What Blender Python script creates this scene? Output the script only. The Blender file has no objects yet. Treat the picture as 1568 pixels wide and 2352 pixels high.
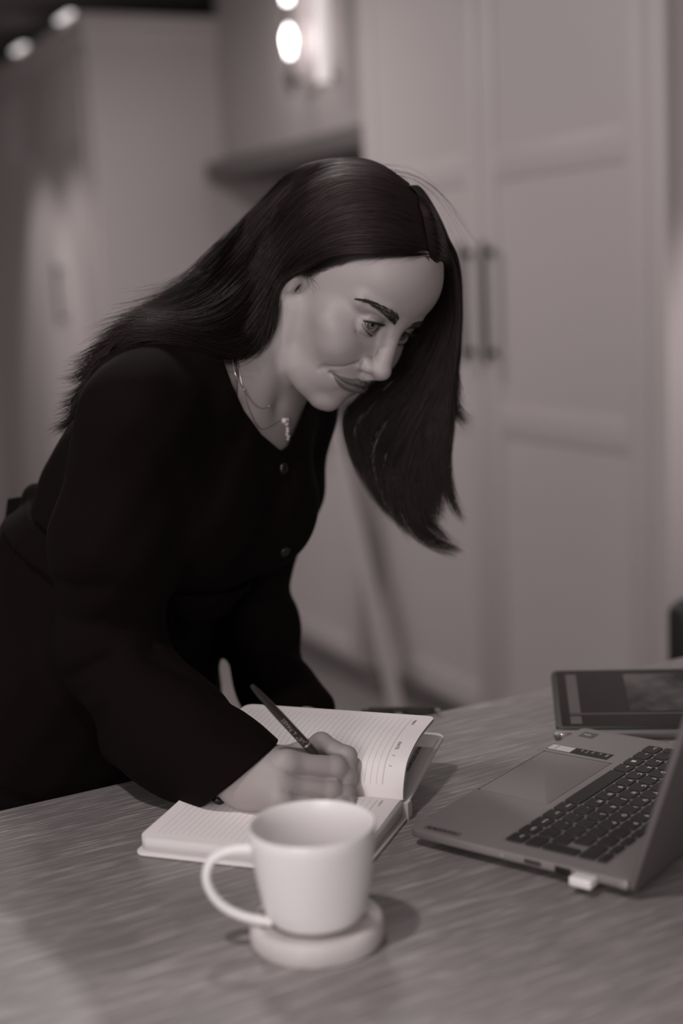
import bpy, bmesh, math, random
import numpy as np
from mathutils import Vector, Matrix

# ------------------------------------------------------------------ camera, world, lights, exposure
SC = bpy.context.scene
FPX, IW, IH = 3250.0, 1568, 2352
AZ, PITCH, ROLL = math.radians(25.5), math.radians(9.4), math.radians(2.6)
CAM = np.array([0.0, 0.0, 1.42])
FWD = np.array([math.sin(AZ)*math.cos(PITCH), math.cos(AZ)*math.cos(PITCH), -math.sin(PITCH)])
_r0 = np.array([math.cos(AZ), -math.sin(AZ), 0.0]); _u0 = np.cross(_r0, FWD)
RGT = math.cos(ROLL)*_r0 - math.sin(ROLL)*_u0
UPV = math.cos(ROLL)*_u0 + math.sin(ROLL)*_r0
M3 = np.stack([RGT, FWD, UPV], 1)                 # camera axes (right, forward, up) -> world

cd = bpy.data.cameras.new('camera'); cam = bpy.data.objects.new('camera', cd); SC.collection.objects.link(cam)
cam.matrix_world = Matrix(((RGT[0], UPV[0], -FWD[0], CAM[0]), (RGT[1], UPV[1], -FWD[1], CAM[1]), (RGT[2], UPV[2], -FWD[2], CAM[2]), (0, 0, 0, 1)))
cd.sensor_fit = 'VERTICAL'; cd.sensor_height = 36.0; cd.lens = FPX/IH*36.0
cd.clip_start = 0.05
cd.dof.use_dof = True; cd.dof.focus_distance = 1.375; cd.dof.aperture_fstop = 2.1
SC.camera = cam

world = bpy.data.worlds.new('world'); SC.world = world; world.use_nodes = True
bg = world.node_tree.nodes['Background']; bg.inputs[0].default_value = (1.0, 0.97, 0.965, 1); bg.inputs[1].default_value = 0.40

def area(name, loc, target, size, power, shape='DISK', size_y=None):
    l = bpy.data.lights.new(name, 'AREA'); l.shape = shape; l.size = size
    if size_y: l.size_y = size_y
    l.energy = power; l.color = (1.0, 0.965, 0.955)
    o = bpy.data.objects.new(name, l); SC.collection.objects.link(o); o.location = loc
    o.rotation_euler = (Vector(target)-Vector(loc)).to_track_quat('-Z', 'Y').to_euler()
    return o
def spot(name, loc, target, angle, power):
    l = bpy.data.lights.new(name, 'SPOT'); l.energy = power; l.spot_size = math.radians(angle); l.spot_blend = .7; l.shadow_soft_size = .04; l.color = (1.0, 0.965, 0.955)
    o = bpy.data.objects.new(name, l); SC.collection.objects.link(o); o.location = loc
    o.rotation_euler = (Vector(target)-Vector(loc)).to_track_quat('-Z', 'Y').to_euler()
    return o
# daylight through the window behind the camera, the recessed ceiling lamps, and one added spot
area('window_light', (-1.9, -1.2, 1.75), (0.5, 1.4, 1.2), 1.5, 50, 'RECTANGLE', 1.3)
area('ceiling_lamp_near', (-0.25, 0.75, 2.62), (-0.1, 0.8, 0), 0.12, 13)
area('ceiling_lamp_far', (0.85, 2.35, 2.62), (0.75, 2.0, 0), 0.30, 12)
area('ceiling_lamp_back', (1.0, 4.4, 2.62), (1.0, 4.4, 0), 0.12, 24)
spot('ceiling_lamp_left', (0.95, 6.25, 2.66), (1.75, 6.25, .92), 52, 46)
spot('ceiling_lamp_left_far', (0.95, 6.8, 2.66), (1.75, 6.8, .92), 52, 46)  # second spot, added to flatten the top of the left lit patch
spot('ceiling_lamp_right', (2.36, 1.6, 2.66), (2.36, 2.62, .75), 34, 120)
SC.view_settings.view_transform = 'Standard'; SC.view_settings.look = 'None'
SC.view_settings.gamma = 1.0; SC.view_settings.use_curve_mapping = False
SC.view_settings.exposure = 0.0
SC.cycles.max_bounces = 8; SC.cycles.transparent_max_bounces = 16
SC.cycles.sample_clamp_indirect = 4.0

# ------------------------------------------------------------------ helpers
rng = np.random.default_rng(7); random.seed(7)
COL = SC.collection
def ray(x, y): return FWD + RGT*((x-IW/2)/FPX) - UPV*((y-IH/2)/FPX)
def at(x, y, d): return CAM + ray(x, y)*d
def onz(x, y, z): r = ray(x, y); return CAM + r*((z-CAM[2])/r[2])
def onX(x, y, X): r = ray(x, y); return CAM + r*((X-CAM[0])/r[0])
def cf(x, y, d): return np.array([(x-IW/2)/FPX*d, d, -(y-IH/2)/FPX*d])       # pixel + depth -> camera axes
def c2w(p): return CAM + np.asarray(p, float) @ M3.T

def lin(v): v = v/255.0; return v/12.92 if v <= 0.04045 else ((v+0.055)/1.055)**2.4
def tint(v, t=0.09):
    l = lin(v); return (l*(1+t), l*(1-t*0.55), l*(1-t*0.55), 1.0)
def mat(name, v, rough=0.5, spec=0.4, t=0.09, metal=0.0, emit=0.0, **kw):
    m = bpy.data.materials.new(name); m.use_nodes = True
    b = m.node_tree.nodes['Principled BSDF']
    b.inputs['Base Color'].default_value = tint(v, t); b.inputs['Roughness'].default_value = rough
    b.inputs['Specular IOR Level'].default_value = spec; b.inputs['Metallic'].default_value = metal
    if emit: b.inputs['Emission Color'].default_value = (1, .96, .95, 1); b.inputs['Emission Strength'].default_value = emit
    for k, val in kw.items(): b.inputs[k.replace('_', ' ')].default_value = val
    return m
def nodes(m): return m.node_tree.nodes, m.node_tree.links, m.node_tree.nodes['Principled BSDF']
def add_bump(m, scale, strength, dist=0.001, detail=4, coord='Object', mapping=None):
    n, l, b = nodes(m)
    tc = n.new('ShaderNodeTexCoord'); ns = n.new('ShaderNodeTexNoise'); bp = n.new('ShaderNodeBump')
    ns.inputs['Scale'].default_value = scale; ns.inputs['Detail'].default_value = detail
    src = tc.outputs[coord]
    if mapping:
        mp = n.new('ShaderNodeMapping'); mp.inputs['Scale'].default_value = mapping; l.new(src, mp.inputs[0]); src = mp.outputs[0]
    l.new(src, ns.inputs['Vector']); l.new(ns.outputs['Fac'], bp.inputs['Height'])
    bp.inputs['Strength'].default_value = strength; bp.inputs['Distance'].default_value = dist
    l.new(bp.outputs[0], b.inputs['Normal'])
    return ns
def add_mottle(m, scale, v0, v1, detail=3, mapping=None, t=0.09):
    n, l, b = nodes(m)
    tc = n.new('ShaderNodeTexCoord'); ns = n.new('ShaderNodeTexNoise'); cr = n.new('ShaderNodeValToRGB')
    ns.inputs['Scale'].default_value = scale; ns.inputs['Detail'].default_value = detail
    src = tc.outputs['Object']
    if mapping:
        mp = n.new('ShaderNodeMapping'); mp.inputs['Scale'].default_value = mapping; l.new(src, mp.inputs[0]); src = mp.outputs[0]
    l.new(src, ns.inputs['Vector']); l.new(ns.outputs['Fac'], cr.inputs[0])
    cr.color_ramp.elements[0].position = .3; cr.color_ramp.elements[1].position = .7
    cr.color_ramp.elements[0].color = tint(v0, t); cr.color_ramp.elements[1].color = tint(v1, t)
    l.new(cr.outputs[0], b.inputs['Base Color'])

class MB:                                            # collects shapes into one mesh
    def __init__(s): s.bm = bmesh.new()
    def box(s, lo, hi, bevel=0.0, frame=None, seg=2):
        lo = np.array(lo, float); hi = np.array(hi, float); c = (lo+hi)/2; d = np.abs(hi-lo)
        t = bmesh.new(); bmesh.ops.create_cube(t, size=1.0)
        for v in t.verts: v.co = Vector((v.co.x*d[0], v.co.y*d[1], v.co.z*d[2]))
        if bevel: bmesh.ops.bevel(t, geom=t.edges[:], offset=min(bevel, min(d)*0.45), segments=seg, profile=.5, affect='EDGES')
        for v in t.verts:
            p = np.array(v.co)+c; v.co = Vector(frame(p) if frame else p)
        s.merge(t); return s
    def merge(s, t):
        me = bpy.data.meshes.new('tmp'); t.to_mesh(me); t.free(); s.bm.from_mesh(me); bpy.data.meshes.remove(me)
    def prism(s, pts, z0, z1, bevel=0.0, frame=None, seg=2):     # outline in local xy, extruded along local z
        t = bmesh.new(); vs = [t.verts.new((p[0], p[1], z0)) for p in pts]; f = t.faces.new(vs)
        r = bmesh.ops.extrude_face_region(t, geom=[f]); 
        for v in [g for g in r['geom'] if isinstance(g, bmesh.types.BMVert)]: v.co.z = z1
        bmesh.ops.recalc_face_normals(t, faces=t.faces[:])
        if bevel:
            es = [e for e in t.edges if abs(e.verts[0].co.z-e.verts[1].co.z) < 1e-9]
            bmesh.ops.bevel(t, geom=es, offset=bevel, segments=seg, profile=.5, affect='EDGES')
        if frame:
            for v in t.verts: v.co = Vector(frame(np.array(v.co)))
        s.merge(t); return s
    def lathe(s, prof, n=64, center=(0, 0, 0), frame=None, closed=True):
        t = bmesh.new(); rings = []
        for (r, z) in prof:
            rings.append([t.verts.new((center[0]+r*math.cos(2*math.pi*i/n), center[1]+r*math.sin(2*math.pi*i/n), center[2]+z)) for i in range(n)] if r > 1e-6 else [t.verts.new((center[0], center[1], center[2]+z))])
        for a, b in zip(rings[:-1], rings[1:]):
            for i in range(n):
                j = (i+1) % n
                if len(a) > 1 and len(b) > 1: t.faces.new((a[i], a[j], b[j], b[i]))
                elif len(a) > 1: t.faces.new((a[i], a[j], b[0]))
                elif len(b) > 1: t.faces.new((a[0], b[j], b[i]))
        bmesh.ops.recalc_face_normals(t, faces=t.faces[:])
        if frame:
            for v in t.verts: v.co = Vector(frame(np.array(v.co)))
        s.merge(t); return s
    def tube(s, pts, rad, n=12, cap=True, squash=None):
        pts = [np.array(p, float) for p in pts]; m = len(pts)
        rad = [rad]*m if np.isscalar(rad) else rad
        t = bmesh.new(); rings = []; up = None
        for i, p in enumerate(pts):
            d = pts[min(i+1, m-1)]-pts[max(i-1, 0)]; d /= np.linalg.norm(d)+1e-12
            if up is None:
                up = np.array([0, 0, 1.0]) if abs(d[2]) < .9 else np.array([1.0, 0, 0])
            up = up-d*(up@d); up /= np.linalg.norm(up)+1e-12; sd = np.cross(d, up)
            k = squash or (1, 1)
            rings.append([t.verts.new(p+rad[i]*(k[0]*math.cos(2*math.pi*j/n)*sd+k[1]*math.sin(2*math.pi*j/n)*up)) for j in range(n)])
        for a, b in zip(rings[:-1], rings[1:]):
            for j in range(n): t.faces.new((a[j], a[(j+1) % n], b[(j+1) % n], b[j]))
        if cap: t.faces.new(rings[0][::-1]); t.faces.new(rings[-1])
        bmesh.ops.recalc_face_normals(t, faces=t.faces[:])
        s.merge(t); return s
    def sphere(s, c, r, n=16):
        t = bmesh.new(); bmesh.ops.create_uvsphere(t, u_segments=n, v_segments=max(6, n//2), radius=1.0)
        r = np.array([r]*3 if np.isscalar(r) else r)
        for v in t.verts: v.co = Vector(np.array(v.co)*r+np.array(c))
        s.merge(t); return s
    def build(s, name, m, parent=None, smooth=True, origin=None, angle=40):
        me = bpy.data.meshes.new(name)
        org = np.array(parent.get('org', (0, 0, 0))) if parent is not None else np.array(origin if origin is not None else (0, 0, 0))
        for v in s.bm.verts: v.co = v.co-Vector(org)
        if smooth:
            for f in s.bm.faces: f.smooth = True
            for e in s.bm.edges:
                if len(e.link_faces) == 2 and e.calc_face_angle(0) > math.radians(angle): e.smooth = False
        s.bm.to_mesh(me); s.bm.free(); me.materials.append(m)
        return link(name, me, parent, org)
def link(name, me, parent, org):
    o = bpy.data.objects.new(name, me); COL.objects.link(o)
    if parent is not None: o.parent = parent; o['org'] = tuple(float(v) for v in org)
    else: o.location = org; o['org'] = tuple(float(v) for v in org)
    return o
def empty(name, loc, label=None, cat=None, group=None):
    o = bpy.data.objects.new(name, None); COL.objects.link(o); o.location = loc; o.empty_display_size = .05
    o['org'] = tuple(float(v) for v in loc)
    if label: tag(o, label, cat, group)
    return o
def tag(o, label=None, cat=None, group=None, kind=None):
    if label: o['label'] = label
    if cat: o['category'] = cat
    if group: o['group'] = group
    if kind: o['kind'] = kind
    return o
def mesh_np(name, V, Fc, m, parent=None, origin=None, attr=None, smooth=True):
    org = np.array(parent['org']) if parent is not None else np.array(origin if origin is not None else (0, 0, 0))
    V = np.asarray(V, float)-org; Fc = np.asarray(Fc, np.int32)
    me = bpy.data.meshes.new(name); k = Fc.shape[1]
    me.vertices.add(len(V)); me.vertices.foreach_set('co', V.astype(np.float32).ravel())
    me.loops.add(Fc.size); me.loops.foreach_set('vertex_index', Fc.ravel())
    me.polygons.add(len(Fc)); me.polygons.foreach_set('loop_start', np.arange(0, Fc.size, k, dtype=np.int32))
    me.polygons.foreach_set('loop_total', np.full(len(Fc), k, np.int32))
    if smooth: me.polygons.foreach_set('use_smooth', np.ones(len(Fc), bool))
    me.update(calc_edges=True); me.validate()
    if attr:
        for an, arr in attr.items():
            a = me.attributes.new(an, 'FLOAT', 'POINT'); a.data.foreach_set('value', np.asarray(arr, np.float32))
    me.materials.append(m)
    return link(name, me, parent, org)
def text_obj(txt, size, frame, m, parent, name='lettering', depth=0.0001, align='LEFT', xs=1.0):
    c = bpy.data.curves.new(name, 'FONT'); c.body = txt; c.size = size; c.extrude = depth; c.space_character = 1.12; c.align_x = align; c.resolution_u = 2
    tmp = bpy.data.objects.new('tmp', c); COL.objects.link(tmp)
    dg = bpy.context.evaluated_depsgraph_get(); me = bpy.data.meshes.new_from_object(tmp.evaluated_get(dg))
    bpy.data.objects.remove(tmp); bpy.data.curves.remove(c)
    org = np.array(parent['org']); 
    for v in me.vertices: v.co = Vector(frame(np.array([v.co.x*xs, v.co.y, v.co.z]))-org)
    me.materials.clear(); me.materials.append(m); me.name = name
    return link(name, me, parent, org)

# sparse surface nets of a signed distance function f(P[N,3]) -> d, box lo..hi, voxel h
def surface_nets(f, lo, hi, h, slack=1.6, B=12, relax=1):
    lo = np.array(lo, np.float32); n = np.ceil((np.array(hi)-lo)/h/B).astype(int)*B+1
    nb = (n-1)//B
    D = np.full(n, 1e3, np.float32)
    bi = np.stack(np.meshgrid(*[np.arange(k) for k in nb], indexing='ij'), -1).reshape(-1, 3)
    ctr = lo+(bi+.5)*B*h
    d = f(ctr.astype(np.float32)); R = B*h*.87*slack
    for b in bi[d < -R]: D[b[0]*B:b[0]*B+B+1, b[1]*B:b[1]*B+B+1, b[2]*B:b[2]*B+B+1] = -1e3
    near = bi[np.abs(d) <= R]
    g = np.stack(np.meshgrid(*[np.arange(B+1)]*3, indexing='ij'), -1).reshape(-1, 3)
    step = max(1, 600000//len(g))
    for i in range(0, len(near), step):
        nbk = near[i:i+step]
        P = (lo+((nbk[:, None, :]*B+g[None])*h)).reshape(-1, 3).astype(np.float32)
        v = f(P).reshape(len(nbk), B+1, B+1, B+1)
        for b, vv in zip(nbk, v): D[b[0]*B:b[0]*B+B+1, b[1]*B:b[1]*B+B+1, b[2]*B:b[2]*B+B+1] = vv
    S = D < 0
    cnt = np.zeros(n-1, np.int8)
    for i in (0, 1):
        for j in (0, 1):
            for k in (0, 1): cnt += S[i:n[0]-1+i, j:n[1]-1+j, k:n[2]-1+k]
    act = np.argwhere((cnt > 0) & (cnt < 8)); idx = np.full(n-1, -1, np.int32)
    idx[act[:, 0], act[:, 1], act[:, 2]] = np.arange(len(act))
    acc = np.zeros((len(act), 3)); num = np.zeros(len(act))
    cor = [(i, j, k) for i in (0, 1) for j in (0, 1) for k in (0, 1)]
    val = {c: D[act[:, 0]+c[0], act[:, 1]+c[1], act[:, 2]+c[2]] for c in cor}
    for a in cor:
        for ax in range(3):
            if a[ax] == 0:
                b = list(a); b[ax] = 1; va, vb = val[a], val[tuple(b)]
                m = (va < 0) != (vb < 0); t = np.where(m, va/(va-vb+1e-20), 0)
                p = np.array(a, float)[None].repeat(len(act), 0); p[:, ax] += t
                acc[m] += p[m]; num[m] += 1
    V = lo+(act+acc/num[:, None])*h
    quads = []
    for ax in range(3):
        o = [q for q in range(3) if q != ax]
        sl0 = [slice(None)]*3; sl1 = [slice(None)]*3; sl0[ax] = slice(0, n[ax]-1); sl1[ax] = slice(1, n[ax])
        e = np.argwhere(S[tuple(sl0)] != S[tuple(sl1)])
        ok = (e[:, o[0]] > 0) & (e[:, o[1]] > 0) & (e[:, o[0]] < n[o[0]]-1) & (e[:, o[1]] < n[o[1]]-1); e = e[ok]
        inside = S[e[:, 0], e[:, 1], e[:, 2]]
        q = []
        for (u, v) in ((-1, -1), (0, -1), (0, 0), (-1, 0)):
            c = e.copy(); c[:, o[0]] += u; c[:, o[1]] += v; q.append(idx[c[:, 0], c[:, 1], c[:, 2]])
        q = np.stack(q, 1); flip = inside if ax != 1 else ~inside
        q[~flip] = q[~flip][:, ::-1]; quads.append(q)
    Q = np.concatenate(quads); Q = Q[(Q >= 0).all(1)]
    for _ in range(relax):                               # pull the vertices onto the surface
        P = V.astype(np.float32); d0 = f(P); e = np.float32(h*.3)
        G = np.stack([(f(P+np.eye(3, dtype=np.float32)[i]*e)-d0)/e for i in range(3)], 1)
        V = V-np.clip(d0/np.maximum((G*G).sum(1), .3), -h*.6, h*.6)[:, None]*G
    return V, Q
def smin(a, b, k):
    h = np.maximum(k-np.abs(a-b), 0)/k; return np.minimum(a, b)-h*h*k*.25
def smax(a, b, k): return -smin(-a, -b, k)
def ell(P, c, r, Rm=None):
    q = P-np.array(c, np.float32)
    if Rm is not None: q = q @ np.asarray(Rm, np.float32)
    r = np.array(r, np.float32); k0 = np.sqrt(((q/r)**2).sum(-1)); k1 = np.sqrt(((q/r/r)**2).sum(-1))
    return k0*(k0-1)/np.maximum(k1, 1e-9)
def cone(P, a, b, r1, r2):
    a = np.array(a, np.float32); ba = np.array(b, np.float32)-a; pa = P-a
    h = np.clip(pa @ ba/(ba @ ba), 0, 1); return np.sqrt(((pa-h[:, None]*ba)**2).sum(-1))-(r1+(r2-r1)*h)
def chain(P, pts, rad, k=None):
    d = None
    for i in range(len(pts)-1):
        e = cone(P, pts[i], pts[i+1], rad[i], rad[i+1])
        d = e if d is None else (np.minimum(d, e) if k is None else smin(d, e, k))
    return d
def catmull(pts, n):
    pts = np.array(pts, float); m = len(pts); t = np.linspace(0, m-1-1e-9, n); i = t.astype(int); f = (t-i)[:, None]
    g = lambda j: pts[np.clip(j, 0, m-1)]
    p0, p1, p2, p3 = g(i-1), g(i), g(i+1), g(i+2)
    return .5*((2*p1)+(-p0+p2)*f+(2*p0-5*p1+4*p2-p3)*f*f+(-p0+3*p1-3*p2+p3)*f**3)
# ------------------------------------------------------------------ the room
wall_m = mat('wall_paint', 165, .7, .2); add_bump(wall_m, 120, .05, .001)
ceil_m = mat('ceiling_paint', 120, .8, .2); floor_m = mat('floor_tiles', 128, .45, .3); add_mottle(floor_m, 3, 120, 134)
cab_m = mat('cabinet_paint', 175, .5, .3); add_mottle(cab_m, 1.5, 173, 177)
han_m = mat('handle_metal', 66, .35, .5, metal=.6); dark_m = mat('dark_stone', 100, .5, .4); plinth_m = mat('plinth_paint', 130, .6, .3)
def struct(name, lo, hi, m, bev=0):
    o = MB().box(lo, hi, bev).build(name, m, origin=((lo[0]+hi[0])/2, (lo[1]+hi[1])/2, min(lo[2], hi[2])), smooth=bool(bev)); o['kind'] = 'structure'; return o
struct('floor', (-3.2, -3.0, -.1), (3.0, 8.4, 0), floor_m)
struct('ceiling', (-3.2, -.6, 2.68), (3.0, 8.4, 2.78), ceil_m)
struct('wall_right', (2.74, -3.0, 0), (2.9, 8.4, 2.68), wall_m)
struct('wall_back', (-3.2, 8.2, 0), (2.74, 8.36, 2.68), wall_m)
def panel_door(root, name, X, y0, y1, z0, z1, rails, hy=None, hz=None, nx=-1, label=None):
    """framed door on a plane X facing -X: stiles, rails, recessed panels, bar handle"""
    st, th = .078, .022
    d = MB().box((X, y0, z0), (X+th, y0+st, z1), .002).box((X, y1-st, z0), (X+th, y1, z1), .002)
    for (a, b_) in rails: d.box((X+.0004, y0+st-.001, a), (X+th, y1-st+.001, b_), .002)
    do = d.build(name, cab_m, root)
    for (a0, a1), (b0, b1) in zip(rails[:-1], rails[1:]):
        MB().box((X+.0045, y0+st-.006, a1-.006), (X+th-.002, y1-st+.006, b0+.006)).build('panel', cab_m, do, smooth=False)
    if hy is not None:
        h = MB().tube([(X-.032, hy, hz[0]), (X-.032, hy, hz[1])], .0085, 14)
        for zz in (hz[0]+.03, hz[1]-.03): h.tube([(X-.033, hy, zz), (X+.002, hy, zz)], .0065, 10).tube([(X-.004, hy, zz), (X+.001, hy, zz)], .012, 12)
        h.build('handle', han_m, do)
    return do
# tall pair of doors on the right
tc = empty('tall_cabinet', (2.4, 3.38, 0), 'tall pale panelled double cupboard with long bar handles, behind the woman on the right', 'cabinet')
CX = 2.10
MB().box((CX+.024, 2.62, .10), (2.736, 4.155, 2.52), .003).build('carcass', cab_m, tc)
MB().box((CX+.06, 2.64, 0), (2.72, 4.14, .10)).build('plinth', plinth_m, tc, smooth=False)
rails = [(.115, .21), (.965, 1.055), (1.66, 1.745), (2.36, 2.45)]
panel_door(tc, 'door', CX, 2.695, 3.422, .115, 2.45, rails, 3.365, (1.165, 1.50))
panel_door(tc, 'door', CX, 3.428, 4.12, .115, 2.45, rails, 3.485, (1.165, 1.50))
MB().box((CX-.002, 2.62, .10), (CX+.024, 2.69, 2.52), .003).build('end_stile', cab_m, tc)
MB().box((CX-.04, 2.59, 2.47), (2.735, 4.18, 2.55), .012).build('cornice', cab_m, tc)
# lower units beyond it
lc = empty('base_cabinet', (2.42, 5.0, 0), 'low pale cupboard beyond the tall one, seen between the arm and the hair', 'cabinet')
MB().box((2.074, 4.19, .10), (2.736, 5.75, .86), .003).build('carcass', cab_m, lc)
MB().box((2.105, 4.20, 0), (2.72, 5.74, .10)).build('plinth', plinth_m, lc, smooth=False)
for k in range(2): panel_door(lc, 'door', 2.05, 4.195+.78*k, 4.965+.78*k, .115, .85, [(.115, .20), (.77, .85)])
wt = MB().box((2.02, 4.18, .862), (2.738, 5.76, .90), .004).build('worktop', dark_m, origin=(2.4, 5.0, .86)); tag(wt, 'dark stone worktop on the low cupboard beyond the tall cabinet', 'worktop')
# chimney breast with a mantel shelf and a wall lamp
struct('trim_1', (2.36, 4.17, 1.94), (2.739, 5.995, 2.679), wall_m)
ms = MB().box((2.27, 4.19, 1.865), (2.736, 5.99, 1.94), .008).build('mantel_shelf', dark_m, origin=(2.5, 5.1, 1.8)); tag(ms, 'dark mantel shelf on the wall behind the top of her head', 'shelf')
MB_ = None
wl = empty('wall_lamp', (2.33, 5.03, 2.14), 'wall lamp with a glowing bulb and a clear glass tube above the mantel shelf', 'lamp')
brass_m = mat('lamp_metal', 62, .4, .5, metal=.5); bulb_m = mat('bulb', 240, .3, .4, emit=9.0)
streak_m = mat('frosted_glass', 235, .3, .4, emit=.42)
LX = 2.28
MB().box((2.345, 4.955, 2.12), (2.362, 5.085, 2.62), .006).build('backplate', wall_m, wl)
MB().lathe([(0, -.045), (.006, -.04), (.012, -.028), (.008, -.012), (.02, .0), (.022, .03), (.014, .045), (0, .046)], 24, (LX, 5.05, 2.15)).tube([(LX, 5.05, 2.16), (2.35, 5.05, 2.16)], .006, 10).build('holder', brass_m, wl)
MB().lathe([(0, 0), (.009, .004), (.012, .02), (.019, .05), (.020, .075), (.012, .10), (.004, .115), (0, .116)], 24, (LX, 5.05, 2.245)).build('bulb', bulb_m, wl)
MB().lathe([(0, 0), (.012, .003), (.016, .02), (.016, .05), (.006, .065), (0, .066)], 20, (LX, 5.05, 2.44)).build('bulb', bulb_m, wl)
for a_, b_ in ((2.195, 2.25), (2.36, 2.445)): MB().tube([(LX, 5.05, a_), (LX, 5.05, b_)], .007, 12).build('stem', brass_m, wl)
_pl = bpy.data.lights.new('bulb_light', 'POINT'); _pl.energy = 1.4; _pl.shadow_soft_size = .05; _pl.color = (1, .965, .955); _po = bpy.data.objects.new('bulb_light', _pl); COL.objects.link(_po); _po.location = (LX-.06, 5.05, 2.31)
MB().lathe([(.026, 0), (.026, .48), (.022, .48), (.022, .0), (.026, 0)], 28, (2.31, 4.825, 2.13)).build('glass_tube', streak_m, wl)  # glowing tube added in place of the bulb's reflected streak
MB().tube([(2.31, 4.825, 2.15), (2.36, 4.825, 2.15)], .008, 10).build('bracket', brass_m, wl)
# tall unit on the left with its cornice
uc = empty('corner_cabinet', (2.2, 7.0, 0), 'tall pale cabinet with a cornice and one bar handle, far left behind her', 'cabinet')
MB().box((1.775, 6.0, .10), (2.736, 8.195, 2.44), .003).build('carcass', cab_m, uc)
MB().box((1.80, 6.02, 0), (2.72, 8.18, .10)).build('plinth', plinth_m, uc, smooth=False)
panel_door(uc, 'door', 1.752, 6.06, 7.08, .115, 2.40, [(.115, .21), (2.06, 2.40)], 6.56, (1.26, 1.54))
panel_door(uc, 'door', 1.752, 7.09, 8.18, .115, 2.40, [(.115, .21), (2.06, 2.40)])
MB().box((1.762, 5.985, 2.43), (2.737, 8.19, 2.52), .004).box((1.735, 5.955, 2.51), (2.737, 8.19, 2.555), .012).build('cornice', cab_m, uc)
for y in (6.13, 6.95):  # glowing strips standing in for the downlights' highlights on the cornice edge
    o = MB().box((1.715, y-.10, 2.557), (1.745, y+.10, 2.567), .003).build('cornice_light', mat('led', 230, .4, .3, emit=1.1), origin=(1.73, y, 2.557))
    tag(o, 'small strip light on the cornice at the upper left, %s the corner' % ('near' if y < 6.5 else 'farther from'), 'light', 'cornice lights')
# something pale leaning in front of the low cupboard
A_, B_ = onX(752, 960, 1.99), onX(912, 1605, 1.99); B_[2] = .0
d_ = (A_-B_); sb = MB(); t_ = bmesh.new()
cr_ = [np.array([0, -.032, 0]), np.array([0, .032, 0]), np.array([.022, .032, 0]), np.array([.022, -.032, 0])]
vs = [t_.verts.new(B_+c) for c in cr_]+[t_.verts.new(A_+c) for c in cr_]
for f_ in ((0, 1, 2, 3), (7, 6, 5, 4), (0, 4, 5, 1), (1, 5, 6, 2), (2, 6, 7, 3), (3, 7, 4, 0)): t_.faces.new([vs[i] for i in f_])
bmesh.ops.recalc_face_normals(t_, faces=t_.faces[:]); sb.merge(t_)
pl = sb.build('leaning_board', cab_m, origin=B_, smooth=False); tag(pl, 'pale narrow board leaning against the low cupboard under the far hair', 'board')
# dark chair at the far side of the table
ch = empty('dining_chair', (1.79, 1.78, 0), 'dark chair behind the table at the right edge, only its backrest showing', 'chair')
ch_m = mat('dark_chair', 22, .5, .4, t=.3)
cfr = lambda p: np.array([1.79, 1.78, 0])+np.array([p[0]*.93-p[1]*.36, p[0]*.36+p[1]*.93, p[2]])
MB().box((-.21, -.22, .44), (.21, .21, .475), .012, cfr).build('seat', ch_m, ch)
MB().box((-.205, .165, .58), (.205, .225, .845), .03, cfr, 4).build('backrest', ch_m, ch)
for sx in (-1, 1):
    for sy in (-1, 1):
        top_ = .885 if False else .44
        MB().tube([cfr((sx*.18, sy*.185, 0)), cfr((sx*.18, sy*.185, .45))], .017, 10).build('leg', ch_m, ch)
    MB().tube([cfr((sx*.17, .2, .46)), cfr((sx*.17, .207, .64))], .012, 10).build('post', ch_m, ch)
# ------------------------------------------------------------------ the table and what lies on it
TZ = .92
rot = .0663; e1 = np.array([1, rot, 0])/math.hypot(1, rot); e2 = np.array([-e1[1], e1[0], 0]); T0 = np.array([.256, 1.346, 0.0])
tfr = lambda p: T0+e1*p[0]+e2*p[1]+np.array([0, 0, p[2]])
wood = mat('limed_wood', 124, .42, .35)
n, l, b = nodes(wood)
tc_ = n.new('ShaderNodeTexCoord'); vr_ = n.new('ShaderNodeVectorRotate'); vr_.rotation_type = 'Z_AXIS'; vr_.inputs['Angle'].default_value = -math.atan(rot); l.new(tc_.outputs['Object'], vr_.inputs['Vector'])
def noise(scale, mp, detail=2, rough=.5):
    m = n.new('ShaderNodeMapping'); m.inputs['Scale'].default_value = mp; l.new(vr_.outputs[0], m.inputs[0])
    x = n.new('ShaderNodeTexNoise'); x.inputs['Scale'].default_value = scale; x.inputs['Detail'].default_value = detail; x.inputs['Roughness'].default_value = rough; l.new(m.outputs[0], x.inputs['Vector']); return x.outputs['Fac']
def ramp(src, p0, p1, c0, c1):
    r = n.new('ShaderNodeValToRGB'); l.new(src, r.inputs[0]); r.color_ramp.elements[0].position = p0; r.color_ramp.elements[1].position = p1; r.color_ramp.elements[0].color = c0; r.color_ramp.elements[1].color = c1; return r.outputs[0]
def mix(f, a, b_):
    x = n.new('ShaderNodeMix'); x.data_type = 'RGBA'
    (l.new(f, x.inputs[0]) if not isinstance(f, float) else setattr(x.inputs[0], 'default_value', f)); l.new(a, x.inputs[6]); l.new(b_, x.inputs[7]) if not isinstance(b_, tuple) else setattr(x.inputs[7], 'default_value', b_); return x.outputs[2]
base = ramp(noise(1, (7, 110, 7), 4), .3, .7, tint(122), tint(128))
lines = noise(1, (19, 1100, 19), 1, .5); lm = ramp(lines, .61, .67, (0, 0, 0, 1), (1, 1, 1, 1))
lines2 = noise(1, (10, 600, 10), 1, .5); lm2 = ramp(lines2, .62, .69, (0, 0, 0, 1), (.42, .42, .42, 1))
ad = n.new('ShaderNodeMix'); ad.data_type = 'RGBA'; ad.blend_type = 'LIGHTEN'; ad.inputs[0].default_value = 1; l.new(lm, ad.inputs[6]); l.new(lm2, ad.inputs[7])
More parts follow.
